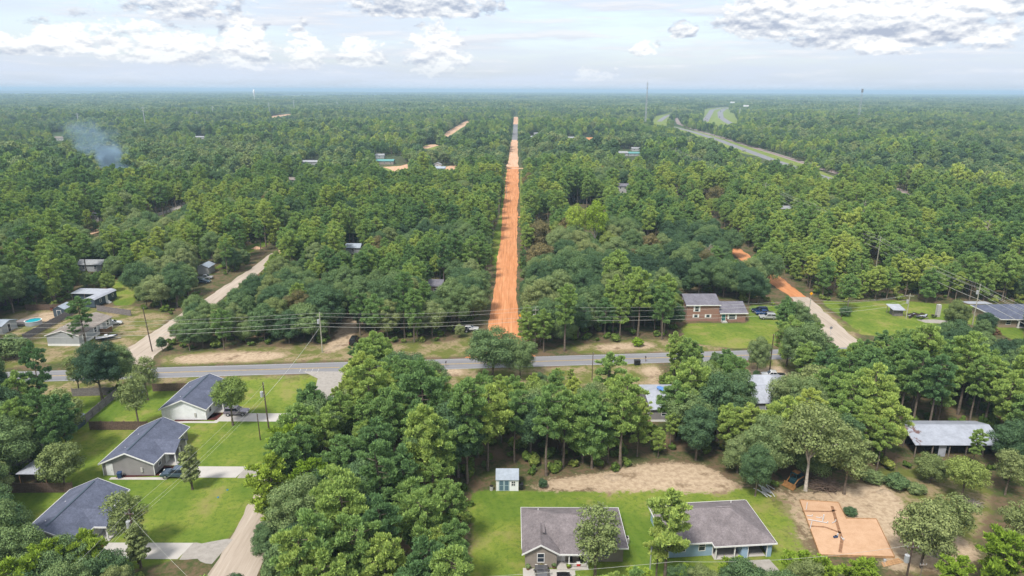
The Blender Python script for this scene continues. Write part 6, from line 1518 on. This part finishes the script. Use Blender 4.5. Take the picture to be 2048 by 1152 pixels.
    # ---- far: whole patches of canopy
    def patch(seed, side, n, hmin, hmax, size, per):
        rng = np.random.default_rng(seed); lb = []
        for _ in range(n):
            h = rng.uniform(hmin, hmax); r = rng.uniform(2.6, 4.4)*size
            lb.append((rng.uniform(-side/2, side/2), rng.uniform(-side/2, side/2), h, r, r*1.1))
        C, N = shell_points(lb, n*per, rng, 0.9, 0.8)
        me = crown_mesh('canopy_patch', C, N, 1.5*size, rng, M_oak); return me  # darker oak colour only: makes up for self-shadow the big cards lack
    pc = proto_coll('canopy', [patch(700+q, 34, 30, 7, 11.5, 1.0, 26) for q in range(4)])
    x, y = jitter_grid(1900, 4600, 27.0, half=41); bad = hits(x, y, x*0+1, x*0+12, x*0+15, None) | (vnoise(x, y, 210, 61)*.6+vnoise(x, y, 70, 62)*.4 < 0.22); x, y = x[~bad], y[~bad]
    sz = nrg.uniform(0.75, 1.25, len(x))*(0.65+0.7*vnoise(x, y, 320, 51))
    gn_scatter('far_forest', np.stack([x, y, np.zeros(len(x))], 1), np.stack([x*0+1, x*0+1, sz], 1), np.stack([x*0, x*0, nrg.uniform(0, 6.28, len(x))], 1), (vnoise(x, y, 300, 4)*4).astype(int).clip(0, 3), pc,
               'far forest running to the horizon', 'forest')
    pc2 = proto_coll('canopy_wide', [patch(750+q, 95, 34, 5, 11.5, 2.4, 22) for q in range(4)])
    x, y = jitter_grid(4600, 15000, 84.0, half=40); bad = hits(x, y, x*0+1, x*0+12, x*0+40, None); x, y = x[~bad], y[~bad]
    rr = np.hypot(x, y); fw = np.clip((rr-12000)/9000, 0, 1)
    z = fw*(10*np.sin(x/3100+1.0)*np.cos(y/4200)+26*np.clip(-x/14000+0.1, 0, 1)+6*np.sin(x/1300+y/2100))
    gn_scatter('horizon_forest', np.stack([x, y, z-1], 1), np.stack([x*0+1, x*0+1, nrg.uniform(.8, 1.3, len(x))], 1), np.stack([x*0, x*0, nrg.uniform(0, 6.28, len(x))], 1), (vnoise(x, y, 900, 4)*4).astype(int).clip(0, 3), pc2,
               'hazy blue green forest on the horizon', 'forest')
plant_forest()

# ------------------------------------------------------------------ the air
hz_m = bpy.data.materials.new('haze'); hz_m.use_nodes = True; _nt = hz_m.node_tree; _nt.nodes.clear()
_o = _nt.nodes.new('ShaderNodeOutputMaterial'); _v = _nt.nodes.new('ShaderNodeVolumePrincipled')
_v.inputs['Color'].default_value = (0.56, 0.79, 1.0, 1); _v.inputs['Density'].default_value = 1.6e-4; _v.inputs['Anisotropy'].default_value = 0.0
_nt.links.new(_v.outputs[0], _o.inputs['Volume'])
haze = MB().box(-48000, 48000, -48000, 48000, -12, 82).build('haze', hz_m, kind='stuff', label='thin blue summer haze over the forest', category='haze')

# ================================================================== TREES THAT STAND ALONE OR LOOK DIFFERENT
PM = {'oak': M_oak, 'pine': M_pine, 'lime': M_lime, 'grey': M_greyleaf, 'brown': M_brown}
for (px, py, lab, mt) in PLANTERS: planter(*G(px, py), .28, .5, PM[mt], lab)
SPEC = {
 'lime_oak': make_oak(501, 9, 3.3, 9000, .17, M_limeleaf, .44, M_bark), 'grey_oak': make_oak(502, 10, 4.0, 10000, .23, M_greyleaf, .22), 'grey_oak2': make_oak(503, 9, 4.2, 10000, .23, M_greyleaf, .12),
 'thin_grey': make_oak(504, 11, 3.2, 5200, .20, M_greyleaf, .3, None, 'thin', .8), 'slim': make_oak(505, 8, 1.6, 5200, .20, M_greyleaf, .06), 'brown': make_oak(506, 10, 4.4, 10000, .24, M_brown, .15),
 'sycamore': make_oak(507, 17, 5.0, 8500, .26, M_lime, .35, M_pale_bark), 'tall_grey': make_oak(508, 15, 5.2, 9000, .24, M_greyleaf, .38, M_pale_bark), 'lime_pine': make_pine(509, 12, 2.8, 9000, .22, M_lime, .2),
 'thin_pine': make_pine(510, 15, 2.6, 8500, .20, M_pine, .36, None, 'thin_pine', .9), 'oak': OAKS[0], 'oak2': OAKS[1], 'oak3': OAKS[4], 'pine': PINES[0], 'pine2': PINES[3], 'bush': make_oak(511, 5, 2.6, 7000, .2, M_oak, .02), 'limebush': make_oak(512, 3, 1.6, 3000, .18, M_lime, .02)}
HT = {'lime_oak': 9, 'grey_oak': 10, 'grey_oak2': 9, 'thin_grey': 11, 'slim': 8, 'brown': 10, 'sycamore': 17, 'tall_grey': 15, 'lime_pine': 12, 'thin_pine': 15, 'oak': 11, 'oak2': 12.5, 'oak3': 10.5, 'pine': 15, 'pine2': 14.5, 'bush': 5, 'limebush': 3}
# (prototype, base px, base py, height m, width factor, label)
SOLO = [
 ('thin_pine', 171, 686, 12.0, 1.3, 'tall thin pine in front of the double wide mobile home'), ('thin_pine', 152, 690, 6.0, 1.2, 'young pine at the corner of the double wide mobile home'),
 ('bush', 28, 716, 5.8, 1.15, 'round dark bushy tree on the dry grass by the cabin'),
 ('thin_pine', 54, 864, 12.0, 1.0, 'dark pine with open crown on the grass by the paved road'), ('thin_pine', 92, 842, 16.0, .75, 'tallest pine beside the paved road with bare lower trunk'),
 ('grey_oak2', 128, 872, 9.0, 1.0, 'rounded grey green tree by the dark corner shed'), ('oak2', 205, 800, 13.0, 1.0, 'large dark oak over the end of the grey fence'), ('thin_grey', 160, 790, 9, .9, 'leafy tree beside the paved road near the tall pine'),
 ('oak3', 240, 782, 10.5, .9, 'leafy tree at the fence corner beside the paved road'), ('thin_grey', 278, 858, 11.5, .85, 'slender light green tree inside the fenced lawn'), ('thin_grey', 296, 800, 9.5, .95, 'airy light green tree by the tiny white shed'),
 ('lime_oak', 466, 851, 9.6, 1.0, 'light green shade tree over the driveway of the white house'), ('slim', 385, 979, 8.0, 1.0, 'slim vine covered tree before the grey house driveway'),
 ('grey_oak', 130, 975, 8.0, 1.0, 'dark leafy tree beside the carport roof'), ('oak3', 20, 960, 11, 1.0, 'broad oak behind the carport fence'), ('oak', -25, 930, 12, 1.0, 'tall oak behind the fence beside the carport'),
 ('thin_grey', 262, 1105, 9.5, 1.0, 'airy light green tree hiding the porch of the third slate house'), ('oak2', 25, 1150, 11, .9, 'grey green tree behind the third slate house'),
 ('lime_pine', 110, 1215, 9.0, 1.1, 'bright yellow green pine in front of the third slate house'), ('lime_pine', 195, 1180, 8.5, 1.05, 'yellow green pine by the third slate house driveway'), ('lime_pine', 60, 1260, 10, 1.1, 'broad yellow green pine below the third slate house'),
 ('slim', 282, 1135, 7.0, 1.1, 'slim ivy clad tree around the lawn pole'), ('thin_grey', -10, 1130, 9, 1.1, 'pale feathery tree by the dark board fence'), ('oak', 150, 1260, 9, .9, 'dark round tree below the yellow green pines'),
 ('thin_grey', 1190, 1160, 11.0, 1.0, 'open grey green tree overhanging the tan house roof'), ('thin_pine', 1330, 1162, 13.2, 1.15, 'tall open pine in front of the blue house corner'), ('thin_pine', 1312, 1160, 8.0, 1.0, 'thin young pine next to the tall open one'),
 ('oak', 1510, 992, 9.0, .75, 'upright leafy tree at the corner of the blue house lawn'), ('tall_grey', 1611, 981, 15.5, 1.0, 'tall pale trunked tree beside the brush heap'), ('thin_grey', 1688, 988, 11.5, 1.0, 'thin yellowish tree behind the brush heap'),
 ('grey_oak', 1842, 1135, 10.0, .9, 'leaning dark oak between the pad and the sand mound'), ('thin_grey', 1893, 1100, 9.0, 1.2, 'grey trunked tree beyond the sand mound'), ('lime_oak', 1920, 1005, 7.5, 1.1, 'rounded pale green tree below the rusty barn'),
 ('lime_pine', 1278, 1190, 4.0, 1.6, 'small bright pine top before the tan house lawn'), ('lime_pine', 1362, 1195, 4.4, 1.5, 'bright bushy pine before the blue house'), ('lime_pine', 1462, 1195, 5.6, 1.35, 'bright bushy pine by the blue house garage'),
 ('lime_pine', 1590, 1190, 6.0, 1.4, 'bright bushy pine between the blue house and pad'), ('lime_pine', 1645, 1205, 6.2, 1.3, 'yellow green pine in front of the pad edge'), ('lime_pine', 1715, 1200, 6.0, 1.35, 'yellow green pine beside the planks'),
 ('lime_pine', 1985, 1200, 10, 1.1, 'tall yellow green pine at the edge of the bare lot'), ('thin_grey', 2030, 1110, 8.5, 1.1, 'pale leafy tree at the edge of the bare lot'),
 ('oak3', 985, 752, 11.5, 1.15, 'big roadside oak in front of the orange dirt road mouth'), ('oak', 1040, 756, 9.5, 1.0, 'smaller oak beside the big roadside oak'),
 ('oak', 1513, 752, 9.6, .68, 'young upright tree by the asphalt apron'), ('oak2', 1600, 760, 13.5, 1.05, 'big dark tree by the pickup truck'), ('oak', 1632, 752, 10.5, .9, 'big leafy tree beside the side road mouth'), ('oak3', 1590, 672, 9.5, .8, 'tree at the corner of the side road by the silver car'),
 ('bush', 1625, 660, 4.5, .7, 'small dark tree at the edge of the side road'), ('pine2', 1695, 622, 11.0, 1.0, 'light green pine standing on the lawn by the side road'), ('bush', 1690, 632, 3.0, 1.0, 'low bush under the lawn pine'),
 ('sycamore', 1150, 512, 20.5, .66, 'bright yellow green sycamore with pale trunk'), ('sycamore', 1188, 510, 22.0, .74, 'taller bright yellow green sycamore with white branches'),
 ('brown', 1078, 505, 13.0, 1.05, 'brownish olive tree beside the orange dirt road'), ('brown', 1082, 548, 11.0, 1.1, 'brown tinted tree near the dirt road bend'), ('brown', 1130, 500, 13, .9, 'olive brown tree before the two yellow green sycamores'), ('brown', 1300, 525, 11.0, .8, 'rust brown tree in the green wood'), ('brown', 1430, 420, 13.0, 1.0, 'large brown tinged tree under the power line'),
 ('limebush', 1275, 692, 2.2, 1.2, 'bright yellow green bush at the wood edge by the paved road'), ('bush', 1512, 755, 1.8, .8, 'small dark bush at the foot of the young upright tree'),
 ('lime_pine', 625, 1045, 10, 1.1, 'bright pine overhanging the sandy street'), ('pine', 742, 796, 12.5, 1.4, 'light green pine beside the street apron'), ('oak3', 808, 812, 11.5, 1.2, 'large spreading oak by the street apron'), ('oak2', 862, 812, 10.0, 1.1, 'dark oak behind the mailbox verge'),
 ('oak', 735, 850, 9, 1.2, 'broad dark oak south of the street apron'), ('thin_pine', 1215, 830, 13.0, 1.3, 'pointed green pine on the dry grass lot'), ('lime_oak', 1075, 850, 9, 1.0, 'light green tree among the pines'),
 ('thin_grey', 2010, 990, 8.0, 1.0, 'pale round tree beyond the rusty barn'), ('oak', 2040, 940, 9.0, 1.0, 'green tree at the wood edge past the barn'),
 ('lime_pine', 1900, 1215, 7.0, 1.2, 'bright low pine by the short pole'), ('grey_oak2', 1860, 965, 5.0, 1.1, 'low spreading tree before the barn posts'), ('bush', 1790, 975, 2.4, 1.5, 'scrubby green bush behind the bare lot'), ('bush', 1830, 985, 1.6, 1.8, 'low scrub patch on the bare lot'), ('bush', 1745, 965, 2.0, 1.6, 'weedy bush at the edge of the leaf litter'),
 ('oak', 1375, 885, 10.5, 1.0, 'leafy tree hiding the end of the blue tarp home'), ('oak2', 1425, 872, 11.5, 1.0, 'tall leafy tree between the two white metal roofs'), ('oak3', 1405, 828, 11, 1.0, 'spreading tree beside the blue tarp home'), ('pine2', 1350, 880, 11.5, 1.1, 'pine beside the dark wall of the blue tarp home'),
 ('oak', 1575, 850, 10.5, 1.0, 'leafy tree before the ribbed roof cottage'), ('grey_oak', 1625, 830, 10.5, 1.0, 'pale green tree beside the ribbed roof cottage'), ('oak2', 1470, 850, 11.5, .9, 'upright tree at the corner of the ribbed roof cottage'),
 ('bush', 1085, 975, 1.6, .9, 'low round shrub on the sand by the shed'), ('bush', 1700, 1030, 1.2, 1.6, 'bright green weed clump beside the pad'),
]
for k, (pr, px, py, h, wf, lab) in enumerate(SOLO):
    x, y = G(px, py); s = h/HT[pr]
    kind = 'pine_tree' if 'pine' in pr else ('shrub' if 'bush' in pr and h < 4.6 else 'leafy_tree')
    put_tree(kind, [SPEC[pr]], 0, x, y, s*wf, s, k*1.37, lab, {'pine_tree': 'pine tree', 'leafy_tree': 'leafy tree', 'shrub': 'shrub'}[kind])
# pines leaning over the sandy street
ROW = [(87, 11.0, 'lime_pine', 'bright pine by the bend of the sandy street'), (91.5, 12.5, 'pine', 'pine overhanging the sandy street opposite the third slate house'), (96, 11.5, 'lime_pine', 'yellow green pine across from the grey house driveway'), (100.5, 13.0, 'pine2', 'broad pine across from the grey house'), (105, 11.5, 'oak', 'leafy tree crowding the sandy street'),
       (109.5, 12.5, 'pine', 'pine across from the short lawn pole'), (114, 9, 'oak2', 'leafy tree across from the transformer pole')]
for k, (yy, h, pr, lab) in enumerate(ROW):
    s = h/HT[pr]; put_tree('pine_tree' if 'pine' in pr else 'leafy_tree', [SPEC[pr]], 0, -34.9+0.5*math.sin(k*2.1), yy, s*1.12, s, k*2.2, lab, 'pine tree' if 'pine' in pr else 'leafy tree')
# dead trees
def dead_tree(px, py, h, label):
    x, y = G(px, py); t = thing('dead_tree', label, 'dead tree', (x, y, 0)); q = random.Random(px); m = MB(); m.cyl((0, 0, -.2), (.2, 0, h), .2, .05, 7).build('trunk', M_dead, t); b = MB()
    for i in range(22):
        z = h*q.uniform(.35, .98); a = q.uniform(0, 6.28); l = h*.24*(1.15-z/h)+.6; e = Vector((.2*z/h+math.cos(a)*l, math.sin(a)*l, z+l*q.uniform(.3, .9))); s = Vector((.2*z/h, 0, z)); b.cyl(s, e, .06, .02, 4, False)
        for _ in range(3):
            p = s.lerp(e, q.uniform(.4, 1)); b.cyl(p, p+Vector((q.uniform(-.6, .6), q.uniform(-.6, .6), q.uniform(.1, .7))), .025, .01, 3, False)
    b.build('branches', M_dead, t)
for (px, py, h, lab) in ((1412, 560, 12, 'bare grey dead tree behind the brick house'), (1735, 505, 15, 'dead grey pine in the dark pine stand'), (1885, 520, 16, 'leafless pale snag among the pines'), (1960, 530, 17, 'tall bare snag beyond the power line'), (1720, 470, 16, 'slim dead pine above the pole line'), (880, 560, 10, 'bare tree beside the grey roofed cottage'), (640, 660, 8, 'leaning dead tree by the wood edge')):
    dead_tree(px, py, h, lab)

# ------------------------------------------------------------------ smoke rising from the woods
def smoke():
    x, y = G(243, 365, 8.0); m = MB(); rng = np.random.default_rng(3)
    sm = bpy.data.materials.new('smoke'); sm.use_nodes = True; nt = sm.node_tree; nt.nodes.clear(); out = nt.nodes.new('ShaderNodeOutputMaterial'); v = nt.nodes.new('ShaderNodeVolumePrincipled')
    v.inputs['Color'].default_value = (0.50, 0.74, 1.0, 1); t = nt.nodes.new('ShaderNodeTexCoord')
    s = nt.nodes.new('ShaderNodeSeparateXYZ'); nt.links.new(t.outputs['Object'], s.inputs[0]); X, Y, Z = (NX(nt, s.outputs[i]) for i in range(3))
    n = noise(nt, t.outputs['Object'], .11, 5, .6); n2 = noise(nt, t.outputs['Object'], .045, 3, .5)
    zz = Z/42.0; cx = zz*zz*-18.0 + zz*-5.0; w = 1.6 + zz*22.0
    r = (((X-cx)/w).f('POWER', 2.0) + (Y/w).f('POWER', 2.0)).f('SQRT')
    d = (1.0 - r + (n-.5)*2.6 + (n2-.5)*1.2).step(.05, 1.1)*zz.step(1.0, .35)*(zz.step(0.0, .6, 0.9, .10, False))
    nt.links.new(d.s, v.inputs['Density']); nt.links.new(v.outputs[0], out.inputs['Volume'])
    o = m.box(-62, 34, -28, 28, 0, 42).build('smoke', sm, kind='stuff', label='thin blue smoke drifting up from the trees', category='smoke'); o.location = (x, y, 6.0)
smoke()
